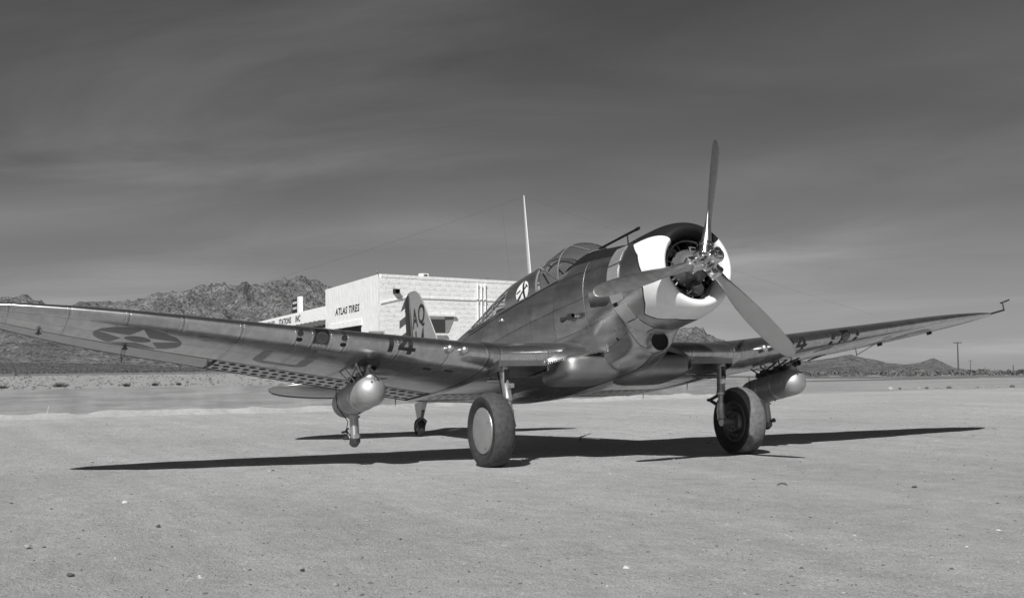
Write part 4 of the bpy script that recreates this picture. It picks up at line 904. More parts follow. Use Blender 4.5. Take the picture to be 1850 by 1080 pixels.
# ------------------------------------------------------------------ main landing gear
for s in (-1, 1):
    ax0 = P2W([-2.056, s*1.704, -1.4375]); RW = .425; ax0[2] = RW-.020
    top = P2W([-2.0, s*1.51, -.66]); bot = P2W([-2.045, s*1.455, -1.22]); kn = P2W([-2.056, s*1.50, -1.36])
    d = bot-top; L = np.linalg.norm(d)
    lg = MB().lathe([(0, .062), (.13, .062), (.14, .053), (.2, .052), (.52*L+.12, .052), (.52*L+.14, .060), (.80*L, .060), (.82*L, .054), (.84*L, .040)], top, d, 24)
    lg.lathe([(.84*L, .037), (L+.02, .037)], top, d, 20).tube([bot, bot+[0, 0, -.10], np.array([ax0[0], s*1.45, ax0[2]+.03])], [.05, .055, .06], 14).tube([np.array([ax0[0], s*1.43, ax0[2]]), ax0-[0, s*.05, 0]], [.055, .045], 12)
    leg = lg.build('landing_gear', GEARP, air, frame='W'); leg['label'] = 'main gear leg and wheel nearer the camera' if s < 0 else 'main gear leg and wheel on the far side'
    tyre(MB(), ax0, RW, .265, 64, .60).build('tyre', [RUB, RUBS if s < 0 else RUBD], leg, frame='W', angle=60)
    ty = leg.children[-1]
    for v in ty.data.vertices:      # weight on the tyre: flat at the ground, sides bulging
        dz = max(0, .16-v.co.z)/.16; v.co.y += (v.co.y-ax0[1])*.13*dz*dz
        if v.co.z < .004: v.co.z = .004-.004*0
    # smooth outer cover, bare brake side within
    MB().lathe([(.055, .272), (.095, .268), (.11, .255), (.118, .20), (.124, .10), (.126, .001)], ax0, (0, s, 0), 48, caps=False).build('hub_cap', HUBM, leg, frame='W')
    rim = MB().lathe([(.088, .262), (.100, .268), (.108, .262), (.104, .254)], ax0, (0, s, 0), 48, caps=False)
    for k in range(4):
        a = 2*PI*k/4+.5; rim.lathe([(.118, .008), (.124, .008), (.1245, .001)], ax0+np.array([.215*math.cos(a), 0, .215*math.sin(a)]), (0, s, 0), 8, caps=False)
    rim.build('rim_bead', ALU2, leg, frame='W')
    mb = MB().lathe([(.04, .262), (.085, .258), (.09, .22), (.075, .20), (.07, .16), (.10, .15), (.115, .13), (.115, .001)], ax0, (0, -s, 0), 40, caps=False)
    for k in range(9):
        a = 2*PI*k/9; mb.lathe([(.115, .012), (.128, .012), (.129, .001)], ax0+np.array([.095*math.cos(a), 0, .095*math.sin(a)]), (0, -s, 0), 8, caps=False)
    mb.build('brake_drum', STEEL, leg, frame='W')
    # torque links
    a = top+d*.80; b = bot+np.array([0, 0, -.05]); k_ = (a+b)/2+np.array([-.20, -s*.03, 0])
    MB().tube([a, k_], [.034, .026], 8, flat=.7).tube([b, k_], [.034, .026], 8, flat=.7).lathe([(-.035, .02), (.035, .02)], k_, (1, 0, 0), 10).build('torque_link', STEEL, leg, frame='W')
    fw = np.array([1., 0, 0]); MB().box(top+d*.33+[.053, 0, 0], (.003, .032, .075)).build('data_plate', BLK, leg, frame='W', smooth=False)
    mb = MB().lathe([(0, .03), (.035, .03), (.036, .018), (.05, .018)], top+d*.52+[.04, -s*.02, 0], (1, -s*.3, 0), 14).box(top+d*.52+[.055, -s*.03, 0], (.02, .035, .025)); mb.build('filler_valve', SHINY, leg, frame='W')
    MB().tube([top+[-.05, s*.06, -.04], top+d*.4+[-.06, s*.05, 0], bot+[-.05, s*.02, 0], ax0+[-.06, -s*.12, .03]], .008, 6).build('brake_hose', BLK, leg, frame='W')
    MB().tube([P2W([-2.55, s*1.45, -.80]), top+d*.42], .024, 10).build('drag_strut', GEARP, leg, frame='W')
# ================================================================== SPRAY TANKS hanging under the wings
TANKM = mat('tank_aluminium', .46, .58, .8, nscale=7, namp=.12)
def spray_tank(s, label):
    o3 = P2W([-2.9, s*2.953, -.91]); t = empty('spray_tank', tuple(np.round(o3, 4)), label, 'tank', 'spray tanks slung under the wings')
    c = np.array([-2.467, s*2.953, -.91]); r_ = .175
    prf = [(r_*math.sin(a), r_*math.cos(a)) for a in np.linspace(PI/2-.02, 0, 12)]+[(-.10, r_), (-.80, r_), (-.86, r_*.985), (-.93, r_*.92), (-.98, r_*.80), (-1.02, r_*.6), (-1.05, r_*.35), (-1.06, .01)]
    MB().lathe(prf[::-1], c, (1, 0, 0), 48).build('body', TANKM, t)
    MB().lathe([(-.29, r_+.001), (-.285, r_+.005), (-.275, r_+.005), (-.27, r_+.001)], c, (1, 0, 0), 48, caps=False).lathe([(-.60, r_+.001), (-.595, r_+.005), (-.585, r_+.005), (-.58, r_+.001)], c, (1, 0, 0), 48, caps=False).lathe([(-.012, r_+.0005), (-.010, r_+.002), (-.004, r_+.002), (-.002, r_+.0005)], c, (1, 0, 0), 48, caps=False).build('strap', SATIN, t)
    # ram air neck on the nose
    MB().lathe([(0, .085), (.05, .06), (.12, .038), (.16, .03)], c+[.03, 0, .13], (.25, 0, 1), 20).build('neck_cone', TANKM, t)
    MB().lathe([(-.12, .03), (-.02, .036), (.05, .040), (.05, .030), (.0, .028)], c+[.13, 0, .225], (1, 0, .1), 18, caps=False).build('intake_tube', STEEL, t)
    MB().lathe([(.02, .029), (.0201, .001)], c+[.13, 0, .225], (1, 0, .1), 18, caps=False).build('intake_mouth', DARK, t)
    MB().lathe([(0, .011), (.004, .011), (.0041, .001)], c+[.155, -.03, .075], (.9, -.15, .4), 12, caps=False).lathe([(0, .011), (.012, .008), (.0121, .001)], c+[-.42, -s*.0, -.176], (0, 0, -1), 10, caps=False).build('plug', BLK, t)
    # discharge pipe with flange and elbow valve
    b0 = np.array([-3.10, s*2.953, -1.06]); dn = np.array([0, 0, -1.])
    MB().lathe([(0, .052), (.035, .052), (.036, .072), (.055, .072), (.056, .052), (.27, .052), (.271, .058), (.30, .058)], b0, dn, 24).build('discharge_pipe', GEARP, t)
    mb = MB().tube([b0+dn*.28, b0+dn*.32+[-.01, 0, 0], b0+dn*.345+[-.06, 0, 0]], [.06, .062, .055], 16).lathe([(0, .02), (.05, .02), (.051, .03), (.07, .03)], b0+dn*.29+[.05, 0, 0], (1, .3*s, .1), 12); mb.build('valve', STEEL, t)
    mb = MB().tube([b0+dn*.31+[-.06, -.03, 0], b0+dn*.18+[-.10, -.07, 0], b0+dn*.16+[-.14, -.03, 0]], .012, 6).tube([b0+dn*.20+[-.10, -.07, 0], b0+dn*.20+[-.16, -.10, 0]], .014, 6).tube([b0+dn*.27+[-.07, -.05, 0], b0+dn*.27+[-.15, -.09, .0]], [.03, .02], 8); mb.build('valve_lever', STEEL, t)
    MB().tube([c+[-.70, -.17, .20], c+[-.70, -.178, .05], c+[-.70, -.17, -.06], c+[-.68, -.06, -.24], b0+dn*.19+[-.10, -.07, 0]], .005, 6).build('pull_cable', BLK, t)
    for j, a in ((' ', 0),): pass
    m2 = lambda A: P2W(np.stack([c[0]+np.sqrt(np.clip((r_+.001)**2-(A[:, 0])**2-(.105+A[:, 1])**2, 0, 1)), c[1]+A[:, 0], c[2]+.105+A[:, 1]], -1))
    decal('numeral', shift(ONE, .012, -.02, .085), m2, NUM, t, cell=.02); decal('numeral', shift(FOUR, .055, -.02, .085, .1), m2, NUM, t, cell=.02)
    # rack braces up to the wing
    tp = lambda x, y: lower(np.array(x), np.array(s*y))[0]
    for q, (xa, ya, xb_, yb_) in enumerate(((-2.55, 2.83, -2.62, 2.93), (-2.55, 3.07, -2.62, 2.97), (-2.95, 2.83, -2.88, 2.93), (-2.95, 3.07, -2.88, 2.97), (-3.15, 2.82, -3.05, 2.94), (-3.15, 3.08, -3.05, 2.96), (-2.62, 2.86, -3.05, 2.9), (-2.62, 3.04, -3.05, 3.0))):
        pa = tp(xa, ya); pb = np.array([xb_, s*yb_, c[2]+r_-.006]) if q < 6 else np.array([xb_, s*yb_, c[2]+r_+.03]); MB().tube([pa, pb], .011, 6).build('brace', GEARP if q % 2 else STEEL, t)
    mb = MB().box((-2.86, s*2.953, c[2]+r_+.035), (.34, .03, .03)).box((-2.7, s*2.953, c[2]+r_+.055), (.05, .05, .03)).box((-3.02, s*2.953, c[2]+r_+.055), (.05, .05, .03)).tube([(-2.5, s*2.87, c[2]+r_+.06), (-2.2, s*2.90, c[2]+r_+.10)], .01, 6); mb.build('bomb_rack', STEEL, t)
    return t
spray_tank(-1, 'shiny spray tank marked 14 hanging under the wing with the star')
spray_tank(1, 'spray tank half hidden behind the far main wheel, under the far wing')
# ================================================================== SERVICE STATION
def W3(depth, lat, z): return np.array([CAM[0]+AX[0]*depth+RT[0]*lat, CAM[1]+AX[1]*depth+RT[1]*lat, z])
def unit(a): v = AX*math.cos(a)+RT*math.sin(a); return np.array([v[0], v[1], 0.])
A0 = W3(45, -5.02, 0); dL = unit(R(-22)); dR = unit(R(47)); nL = np.array([-dL[1], dL[0], 0]); nR = np.array([-dR[1], dR[0], 0])
if np.dot(nL[:2], (CAM-A0)[:2]) < 0: nL = -nL
if np.dot(nR[:2], (CAM-A0)[:2]) < 0: nR = -nR
STUC = mat('whitewashed_stucco', .80, .9, nscale=3, namp=.06, bump=.02, bscale=7, spec=.1, coord='Object')
def stucco_streak():
    m = mat('trowelled_stucco', .78, .9, nscale=2.5, namp=.07, spec=.1); t = m.node_tree; b = t.nodes['Principled BSDF']; tcn = nd(t, 'ShaderNodeTexCoord'); mpn = nd(t, 'ShaderNodeMapping'); mpn.inputs['Scale'].default_value = (6, 6, 1.1); lk(t, tcn.outputs['Object'], mpn.inputs[0])
    n = nd(t, 'ShaderNodeTexNoise'); n.inputs['Scale'].default_value = 1.6; n.inputs['Detail'].default_value = 5; lk(t, mpn.outputs[0], n.inputs['Vector']); bp = nd(t, 'ShaderNodeBump'); bp.inputs['Distance'].default_value = .06; bp.inputs['Strength'].default_value = .8; lk(t, n.outputs[0], bp.inputs['Height']); lk(t, bp.outputs[0], b.inputs['Normal']); return m
STRK = stucco_streak()
bld = empty('service_station', tuple(A0), 'white stucco service station building behind the tail of the aeroplane', 'building')
UP = np.array([0, 0, 1.])
def prism(name, quad, z0, z1, m, parent, inset_=0.):
    a = np.array([q[:2] for q in quad]); c = a.mean(0); V = [(x, y, z0) for x, y in a]+[(x+(c[0]-x)*inset_, y+(c[1]-y)*inset_, z1) for x, y in a]; n = len(a)
    F = [(i, (i+1) % n, n+(i+1) % n, n+i) for i in range(n)]+[tuple(range(n))[::-1], tuple(n+i for i in range(n))]
    o = mesh(name, np.array(V), F, m, parent, False); bm = bmesh.new(); bm.from_mesh(o.data); bmesh.ops.recalc_face_normals(bm, faces=bm.faces[:]); bm.to_mesh(o.data); bm.free(); return o
def slab(name, o, u, n, u0, u1, z0, z1, d0, d1, m, parent):
    """box on a wall: along u, out along n"""
    mb = MB(); c = o+u*(u0+u1)/2+n*(d0+d1)/2+UP*(z0+z1)/2; mb.box(c, (abs(u1-u0)/2, abs(d1-d0)/2, (z1-z0)/2), (u, n, UP)); return mb.build(name, m, parent, frame='W', smooth=False)
H = 4.73
B0, B1, B2 = A0+dL*8.6, A0+dL*8.6+dR*12, A0+dR*12
# garage front is built in pieces round the door opening
prism('wall', [A0+dR*.40+dL*.25, B0+dR*.40-dL*.1, B1, B2+dL*.25], 0, H-.12, STUC, bld)
bis = (dL+dR)/np.linalg.norm(dL+dR); prism('front_wall', [A0, A0+dL*2.5, A0+dL*2.5-nL*.33, A0+bis*.582], 0, H, STRK, bld); slab('front_wall', A0, dL, nL, 7.4, 8.6, 0, H, -.33, 0, STRK, bld); slab('front_wall', A0, dL, nL, 2.5, 7.4, 2.95, H, -.33, 0, STRK, bld)
slab('door_lintel', A0, dL, nL, 2.3, 7.6, 2.92, 3.14, .003, .06, STUC, bld); slab('door_opening_dark', A0, dL, nL, 2.5, 7.4, 0, 2.95, -.32, -.28, DARK, bld)  # near-black plate stands in for the shade inside the door opening
# side wall: parapet cap, ledge, whitewashed blocks with uneven faces
slab('parapet_cap', A0, dR, nR, .14, 12, H-.10, H+.02, -.3, .012, STUC, bld)
sw = prism('side_wall', [A0+dR*.002, A0+dR*12, A0+dR*12-nR*.30, A0+bis*.53+dR*.002], 0, H-.1, STUC, bld)
LZ = 3.93
slab('ledge', A0, dR, nR, 1.4, 12, LZ-.05, LZ+.02, .0, .035, STUC, bld)
mb = MB(); mb.box(A0+dR*.75+nR*.015+UP*(LZ-.14), (.67, .018, .03), (dR*math.cos(.2)+UP*math.sin(.2), nR, UP*math.cos(.2)-dR*math.sin(.2))); mb.build('ledge', STUC, bld, frame='W', smooth=False)
blk_me = []
def block_mesh(k):
    r_ = random.Random(k); me = bpy.data.meshes.new('adobe_block'); hx, hz, d = .2495, .0988, .0032
    V = [(-hx, 0, -hz), (hx, 0, -hz), (hx, 0, hz), (-hx, 0, hz)]+[(x*(.86+.09*r_.random()), d*(.5+.7*r_.random()), z*(.80+.12*r_.random())) for x, z in ((-hx, -hz), (hx, -hz), (hx, hz), (-hx, hz))]+[(r_.uniform(-.1, .1), d*(.8+.8*r_.random()), r_.uniform(-.03, .03))]
    F = [(0, 1, 5, 4), (1, 2, 6, 5), (2, 3, 7, 6), (3, 0, 4, 7), (4, 5, 8), (5, 6, 8), (6, 7, 8), (7, 4, 8)]
    me.from_pydata(V, [], F); me.materials.append(STUC); me.polygons.foreach_set('use_smooth', [True]*len(F)); me.update()
    if me.polygons[4].normal.y < 0: me.flip_normals()
    return me
blk_me = [block_mesh(k) for k in range(6)]
rotm = Matrix(((dR[0], nR[0], 0, 0), (dR[1], nR[1], 0, 0), (0, 0, 1, 0), (0, 0, 0, 1)))
for row in range(17):
    z = 1.62+row*.178
    if z > H-.2: break
    if abs(z-LZ) < .12: continue
    for c_ in range(13):
        u = .30+c_*.5+(.25 if row % 2 else 0)
        if 2.1 < u < 3.98 and 2.38 < z < 3.38: continue
        if 6.55 < u: continue
        o = bpy.data.objects.new('adobe_block', blk_me[rnd.randrange(6)]); C.objects.link(o); o.parent = bld
        p = A0+dR*u+nR*.001+UP*z; o.matrix_local = Matrix.Translation(Vector(p-A0)) @ rotm @ Matrix.Diagonal((rnd.choice((-1, 1)), 1, .9, 1))
# window, surround and a grey plate in the outline of a sloping reveal
slab('window', A0, dR, nR, 2.40, 3.24, 2.55, 3.08, .002, .02, mat('window_glass', .05, .15), bld)
for (u0, u1, z0, z1) in ((2.35, 3.75, 3.21, 3.29), (2.35, 3.28, 2.47, 2.545)): slab('window_surround', A0, dR, nR, u0, u1, z0, z1, .0, .10, STUC, bld)
mb = MB(); q = lambda u, z, d_: A0+dR*u+nR*d_+UP*z
mb.add([q(3.25, 2.55, .02), q(3.40, 2.62, .03), q(3.70, 3.20, .03), q(3.25, 3.20, .02), q(3.25, 2.55, .003), q(3.40, 2.62, .003), q(3.70, 3.20, .003), q(3.25, 3.20, .003)], [(0, 1, 2, 3), (7, 6, 5, 4), (0, 4, 5, 1), (1, 5, 6, 2), (2, 6, 7, 3), (3, 7, 4, 0)]); mb.build('window_reveal', mat('reveal_grey', .25, .8), bld, frame='W', smooth=False)
# scupper box through the parapet, with its dark mouth
mb = MB().box(q(.80, 4.04, .08), (.11, .08, .01), (dR, nR, UP)).box(q(.70, 4.12, .08), (.010, .08, .06), (dR, nR, UP)).box(q(.90, 4.12, .08), (.010, .08, .06), (dR, nR, UP)).box(q(.80, 4.19, .08), (.11, .08, .01), (dR, nR, UP)).box(q(.80, 4.115, .02), (.09, .01, .06), (dR, nR, UP)); mb.build('scupper', DARK, bld, frame='W', smooth=False)
# three vent pipes on the wall
for k, u in enumerate((4.93, 5.13, 5.33)):
    MB().tube([q(u, 1.2, .06), q(u, 4.45+.05*(k != 1), .06)], .022, 8).lathe([(0, .035), (.08, .035)], q(u, 4.45+.05*(k != 1), .06), (0, 0, 1), 8).build('vent_pipe', STUC, bld, frame='W')
    MB().tube([q(u, 3.88, .06), q(u, 3.92, .06)], .045, 8).build('pipe_clamp', STEEL, bld, frame='W')
slab('roof_vent', A0, dR, nR, 2.42, 2.72, H+.02, H+.17, -.6, -.35, STUC, bld); slab('roof_vent_mouth', A0, dR, nR, 2.50, 2.66, H+.045, H+.13, -.352, -.34, STEEL, bld)
for u, k in ((.03, .1), (5.6, .09)): MB().lathe([(0, .02), (k*.6, .02), (k*.6, .05), (k, .03)], q(u, H+.02, -.1), (0, 0, 1), 8).build('roof_knob', STEEL, bld, frame='W')
# lettering on the garage front
def wall_text(txt, u, z, size, off, parent, name, sx_=1., shear=.18):
    tp = text_polys(txt, size, shear=shear, bold=size*.028)
    return decal(name, [[(a*sx_, b) for a, b in p] for p in tp], lambda A: np.array([A0-dL*A_[0]+dL*u+nL*off+UP*(z+A_[1]) for A_ in A]), NUM, parent, cell=1.0)
wall_text('ATLAS', 5.75, 3.50, .40, .008, bld, 'sign_lettering', 1.6); wall_text('TIRES', 3.65, 3.50, .40, .008, bld, 'sign_lettering', 1.6)
# lower canopy roof to the left with the company name and beam ends
slab('canopy_roof', A0, dL, nL, 8.6, 27, 3.42, 4.02, -.3, -.05, STUC, bld); slab('canopy_roof', A0, dL, nL, 8.6, 27, 3.40, 3.43, -4.3, -.3, STUC, bld)
wall_text('STANDARD', 22.4, 3.58, .42, -.04, bld, 'sign_lettering', 1.5); wall_text('STATIONS', 17.9, 3.58, .42, -.04, bld, 'sign_lettering', 1.5); wall_text('INC', 14.7, 3.58, .42, -.04, bld, 'sign_lettering', 1.5)
for k in range(8):
    u = 9.1+k*.95; MB().box(A0+dL*u-nL*.35+UP*3.30, (.10, .55, .10), (dL, nL, UP)).build('roof_beam', mat('beam_wood', .10, .8) if k == 0 else bpy.data.materials['beam_wood'], bld, frame='W', smooth=False)
slab('canopy_wall', A0, dL, nL, 8.6, 22, 0, 3.38, -4.4, -4.2, STUC, bld)
slab('pump_island', A0, dL, nL, 20.5, 23.5, 0, .22, -1.2, -.05, STUC, bld)
# vertical sign standing beyond the canopy
sg = empty('vertical_sign', tuple(A0+dL*21-nL*1.5), 'dark vertical sign on a pale post above the canopy roof of the service station', 'sign'); so_ = A0+dL*21-nL*1.5
MB().box(so_+UP*2.6, (.25, .1, 2.6), (dL, nL, UP)).build('post', STUC, sg, frame='W', smooth=False)
MB().box(so_+dL*1.05+UP*4.40, (.75, .07, .72), (dL, nL, UP)).build('sign_board', NUM, sg, frame='W', smooth=False)
for z in (4.92, 4.62): MB().box(so_+dL*1.05+UP*z+nL*.075, (.5, .008, .06), (dL, nL, UP)).build('sign_stroke', LTP, sg, frame='W', smooth=False)
tp = text_polys('S', .8, bold=.02); decal('sign_stroke', tp, lambda A: np.array([so_+dL*1.05-dL*a[0]+nL*.08+UP*(3.72+a[1]) for a in A]), LTP, sg, cell=1.)
MB().box(so_+dL*1.9+UP*2.0, (.08, .05, 1.95), (dL, nL, UP)).build('stay', STUC, sg, frame='W', smooth=False)
# small sign and lamp by the corner of the side wall
sb = empty('notice_board', tuple(q(-.35, 2.4, .35)), 'small pale notice board at the corner of the white building', 'sign')
MB().box(q(-.35, 2.46, .35), (.36, .015, .12), (dR, nR, UP)).build('board', mat('notice_paint', .34, .7), sb, frame='W', smooth=False)
for k in range(4): MB().box(q(-.58+k*.15, 2.46, .368), (.05, .003, .03+.015*(k % 2)), (dR, nR, UP)).build('notice_mark', STEEL, sb, frame='W', smooth=False)
MB().tube([q(-.35, 2.34, .33), q(-.35, 0, .33)], .03, 8).build('post', STEEL, sb, frame='W')
wl = empty('wall_lamp', tuple(q(.8, 2.2, .2)), 'gooseneck lamp with pale shade low on the white building wall', 'lamp')
MB().tube([q(.45, 1.9, .25), q(.47, 2.15, .25), q(.6, 2.3, .25), q(.8, 2.25, .25)], .03, 8).build('arm', STEEL, wl, frame='W'); MB().lathe([(0, .06), (.1, .12), (.3, .42), (.31, .42)], q(1.0, 2.33, .25), (0, 0, -1), 20, caps=False).build('shade', HUBM, wl, frame='W')
# ================================================================== CONCRETE WALL
def conc_mat():
    m = mat('weathered_concrete', .24, .9, nscale=1.2, namp=.14, spec=.15); t = m.node_tree; b = t.nodes['Principled BSDF']
    g = nd(t, 'ShaderNodeNewGeometry'); mpn = nd(t, 'ShaderNodeMapping'); mpn.inputs['Scale'].default_value = (1, .35, 5); lk(t, g.outputs['Position'], mpn.inputs[0]); n = nd(t, 'ShaderNodeTexNoise'); n.inputs['Scale'].default_value = 2.2; n.inputs['Detail'].default_value = 8; lk(t, mpn.outputs[0], n.inputs['Vector'])
    r_ = nd(t, 'ShaderNodeMapRange'); lk(t, n.outputs[0], r_.inputs[0]); r_.inputs[1].default_value = .3; r_.inputs[2].default_value = .7; r_.inputs[3].default_value = .85; r_.inputs[4].default_value = 1.14
    old = b.inputs['Base Color'].links[0].from_socket; mxn = nd(t, 'ShaderNodeMix'); mxn.data_type = 'RGBA'; mxn.blend_type = 'MULTIPLY'; mxn.inputs[0].default_value = 1; lk(t, old, mxn.inputs[6]); lk(t, r_.outputs[0], mxn.inputs[7]); lk(t, mxn.outputs[2], b.inputs['Base Color'])
    bp = nd(t, 'ShaderNodeBump'); bp.inputs['Distance'].default_value = .02; lk(t, n.outputs[0], bp.inputs['Height']); lk(t, bp.outputs[0], b.inputs['Normal']); return m
CONC = conc_mat()
wl_pts = [(-21.5, -26.), (-21.4, -5.8), (-21.2, -.1), (-20.95, 3.0), (-22.2, 9.), (-23.9, 16.), (-24.3, 20.5)]
V = []; F = []
for i, (x, y) in enumerate(wl_pts):
    x2, y2 = wl_pts[min(i+1, len(wl_pts)-1)]; x1, y1 = wl_pts[max(i-1, 0)]; d = np.array([x2-x1, y2-y1]); d /= np.linalg.norm(d); nn = np.array([d[1], -d[0]]); nn = nn if nn[0] > 0 else -nn
    h = .745 if y < 10 else .62
    V += [(x, y, -.1), (x-.03*nn[0], y, h), (x-.25*nn[0], y-.25*nn[1], h), (x-.28*nn[0], y-.28*nn[1], -.1)]
for i in range(len(wl_pts)-1): b = i*4; F += [(b+k, b+(k+1) % 4, b+4+(k+1) % 4, b+4+k) for k in range(4)]
n_ = len(wl_pts); F += [(0, 1, 2, 3), (n_*4-1, n_*4-2, n_*4-3, n_*4-4)]
o = mesh('concrete_wall', np.array(V), F, CONC, None, False); bm = bmesh.new(); bm.from_mesh(o.data); bmesh.ops.recalc_face_normals(bm, faces=bm.faces[:]); bm.to_mesh(o.data); bm.free()
tag(o, 'long low weathered concrete wall behind the aeroplane', 'wall')
# dirt thrown up along the foot of the wall
V = []; F = []; N_ = 200
for i in range(N_):
    y = -26+i*46./N_; x = np.interp(y, [p[1] for p in wl_pts], [p[0] for p in wl_pts]); hh = .05+.10*vnoise(np.array(y*1.3), np.array(2.2))+.04*vnoise(np.array(y*6.), np.array(7.1)); ww = .5+.5*vnoise(np.array(y*.8), np.array(5.))
    V += [(x-.02, y, float(hh)), (x+.25*float(ww), y, float(hh)*.7), (x+float(ww), y, -.03)]
for i in range(N_-1): b = i*3; F += [(b, b+1, b+4, b+3), (b+1, b+2, b+5, b+4)]
o = mesh('dirt_bank', np.array(V), [f[::-1] for f in F], GROUND, None, True, angle=80); tag(o, kind='structure')
if o.data.polygons[0].normal.z < 0: o.data.flip_normals()
# ================================================================== SCATTERED THINGS
STONE = mat('stone', .26, .9, nscale=8, namp=.25, rand=.3); DSTONE = mat('dark_stone', .09, .9, nscale=8, namp=.3)
PALE = mat('pale_stone', .46, .9, nscale=8, namp=.12)
def rock(name, x, y, r_, m, seed, label, cat_='rock', group=None, sq=.6, z=None):
    bm = bmesh.new(); bmesh.ops.create_icosphere(bm, subdivisions=2, radius=1); g = random.Random(seed); ph = [g.uniform(0, 9) for _ in range(6)]; pl = [(Vector((g.gauss(0, 1), g.gauss(0, 1), g.gauss(0, 1))).normalized(), g.uniform(.55, .85)) for _ in range(7)]
    for v in bm.verts:
        c = v.co.copy()
        for n_, d_ in pl:
            e = c.dot(n_)-d_
            if e > 0: c -= n_*e*.9
        v.co = Vector((c.x*r_, c.y*r_*g.uniform(.95, 1.05)*.9, c.z*r_*sq))
    me = bpy.data.meshes.new(name); bm.to_mesh(me); bm.free(); me.materials.append(m); o = bpy.data.objects.new(name, me); C.objects.link(o)
    r0 = math.hypot(x-CAM[0], y-CAM[1]); o.location = (x, y, r_*sq*.45 if z is None else z); o.rotation_euler = (0, 0, g.uniform(0, 6)); return tag(o, label, cat_, group)
def gpt(u, v, z=0.):
    d = np.array(cf)+np.array(cr)*(u-925)/2170.256+np.array(cu)*(540-v)/2170.256; t = (z-CAM[2])/d[2]; return CAM+d*t
for k, (u, v, r_, m, lab) in enumerate(((226, 909, .033, PALE, 'pale pointed stone lying on the dirt in the left foreground'), (49, 989, .028, STONE, 'stone near the left edge of the foreground'), (286, 951, .022, DSTONE, 'small dark stone in the left foreground'), (1652, 880, .025, DSTONE, 'small dark lump on the dirt at right, farther along'), (605, 1057, .022, STONE, 'stone at the bottom of the picture, left of the middle'), (1131, 1028, .03, PALE, 'flat pale stone in the right foreground'), (547, 1030, .017, DSTONE, 'dark pebble in the lower foreground left of the middle'), (127, 1040, .024, DSTONE, 'dark stone in the bottom left corner area'))):
    p = gpt(u, v); rock('rock', p[0], p[1], r_, m, 40+k, lab)
# curved scrap of bark or rubber
p = gpt(1413, 879); mb = MB().tube([p+np.array(RT.tolist()+[0])*t+[0, 0, .012+.02*(1-(t/.05)**2)] for t in np.linspace(-.05, .05, 9)], [.003, .008, .010, .010, .010, .010, .010, .008, .003], 6); tag(mb.build('rubber_scrap', DSTONE, None, frame='W'), 'dark curved scrap lying on the dirt right of the propeller shadow', 'scrap')
# pebbles: one mass
def scatter(name, n, seed, rmin, rmax, a0, a1, size, m, hz=.6, ok=None, near=1.6):
    g = np.random.RandomState(seed); r_ = rmin*(rmax/rmin)**(g.rand(n)**near); a = a0+(a1-a0)*g.rand(n); x, y = polar(r_, a)
    s = size(g, n, r_); k = np.ones(n, bool) if ok is None else ok(x, y); x, y, s, r_, a = x[k], y[k], s[k], r_[k], a[k]; n = len(x); z = near_z(r_, a)
    base = np.array([(1, 0, 0), (0, 1, 0), (-1, 0, 0), (0, -1, 0), (0, 0, 1), (.6, .6, .55), (-.6, .5, .6)]); tri = np.array([(0, 1, 5), (1, 2, 6), (2, 3, 4), (3, 0, 4), (0, 5, 4), (5, 1, 6), (5, 6, 4), (6, 2, 4)])
    th_ = g.rand(n)*6.28; c, s_ = np.cos(th_), np.sin(th_); sc = s[:, None]*(1+.4*g.randn(n, 3).clip(-1.5, 1.5)); B = base[None]*sc[:, None, :]; B[:, :, 2] *= hz
    V = np.stack([B[:, :, 0]*c[:, None]-B[:, :, 1]*s_[:, None]+x[:, None], B[:, :, 0]*s_[:, None]+B[:, :, 1]*c[:, None]+y[:, None], B[:, :, 2]+z[:, None]], -1).reshape(-1, 3)
    F = (tri[None]+np.arange(n)[:, None, None]*7).reshape(-1, 3); o = mesh(name, V, F, m, None, False); return tag(o, kind='stuff')
peb_size = lambda g, n, r_: (.0026+.008*g.rand(n)**8)*(1+r_/30.)
scatter('gravel', 9000, 5, 5, 40, -R(25), R(25), peb_size, STONE); scatter('gravel', 900, 6, 5, 40, -R(25), R(25), peb_size, PALE, ok=lambda x, y: fbm(x*.5, y*.5, 3) > .47); scatter('gravel', 6000, 8, 5, 35, -R(25), R(25), peb_size, DSTONE)
def clump(x, y): return fbm(x*.9, y*.9, 3) > np.random.RandomState(1).rand(len(x))*.75+.12
scatter('gravel', 26000, 9, 5, 26, -R(25), R(25), lambda g, n, r_: (.0022+.005*g.rand(n)**3)*(1+r_/26.), GROUND, ok=clump)
# stick and peg by the wall, twig by the tyre
MB().tube([(-20.3, -4.78, 0), (-20.25, -4.66, .34)], .012, 6); p = gpt(84, 757); tag(MB().tube([p, p+np.array([0, .05, .33])], .011, 6).build('stick', PALE, None, frame='W'), 'thin pale stick leaning at the foot of the concrete wall', 'stick')
p = gpt(100, 752); tag(MB().tube([p, p+np.array([0, 0, .07])], .03, 6).build('peg', DSTONE, None, frame='W'), 'short dark peg in the dirt by the concrete wall', 'peg')
p = gpt(1047, 796); tag(MB().tube([p, p+np.array([-.35, .22, .02])], .012, 5).build('twig', DSTONE, None, frame='W'), 'thin dark twig on the dirt between the main wheels', 'twig')
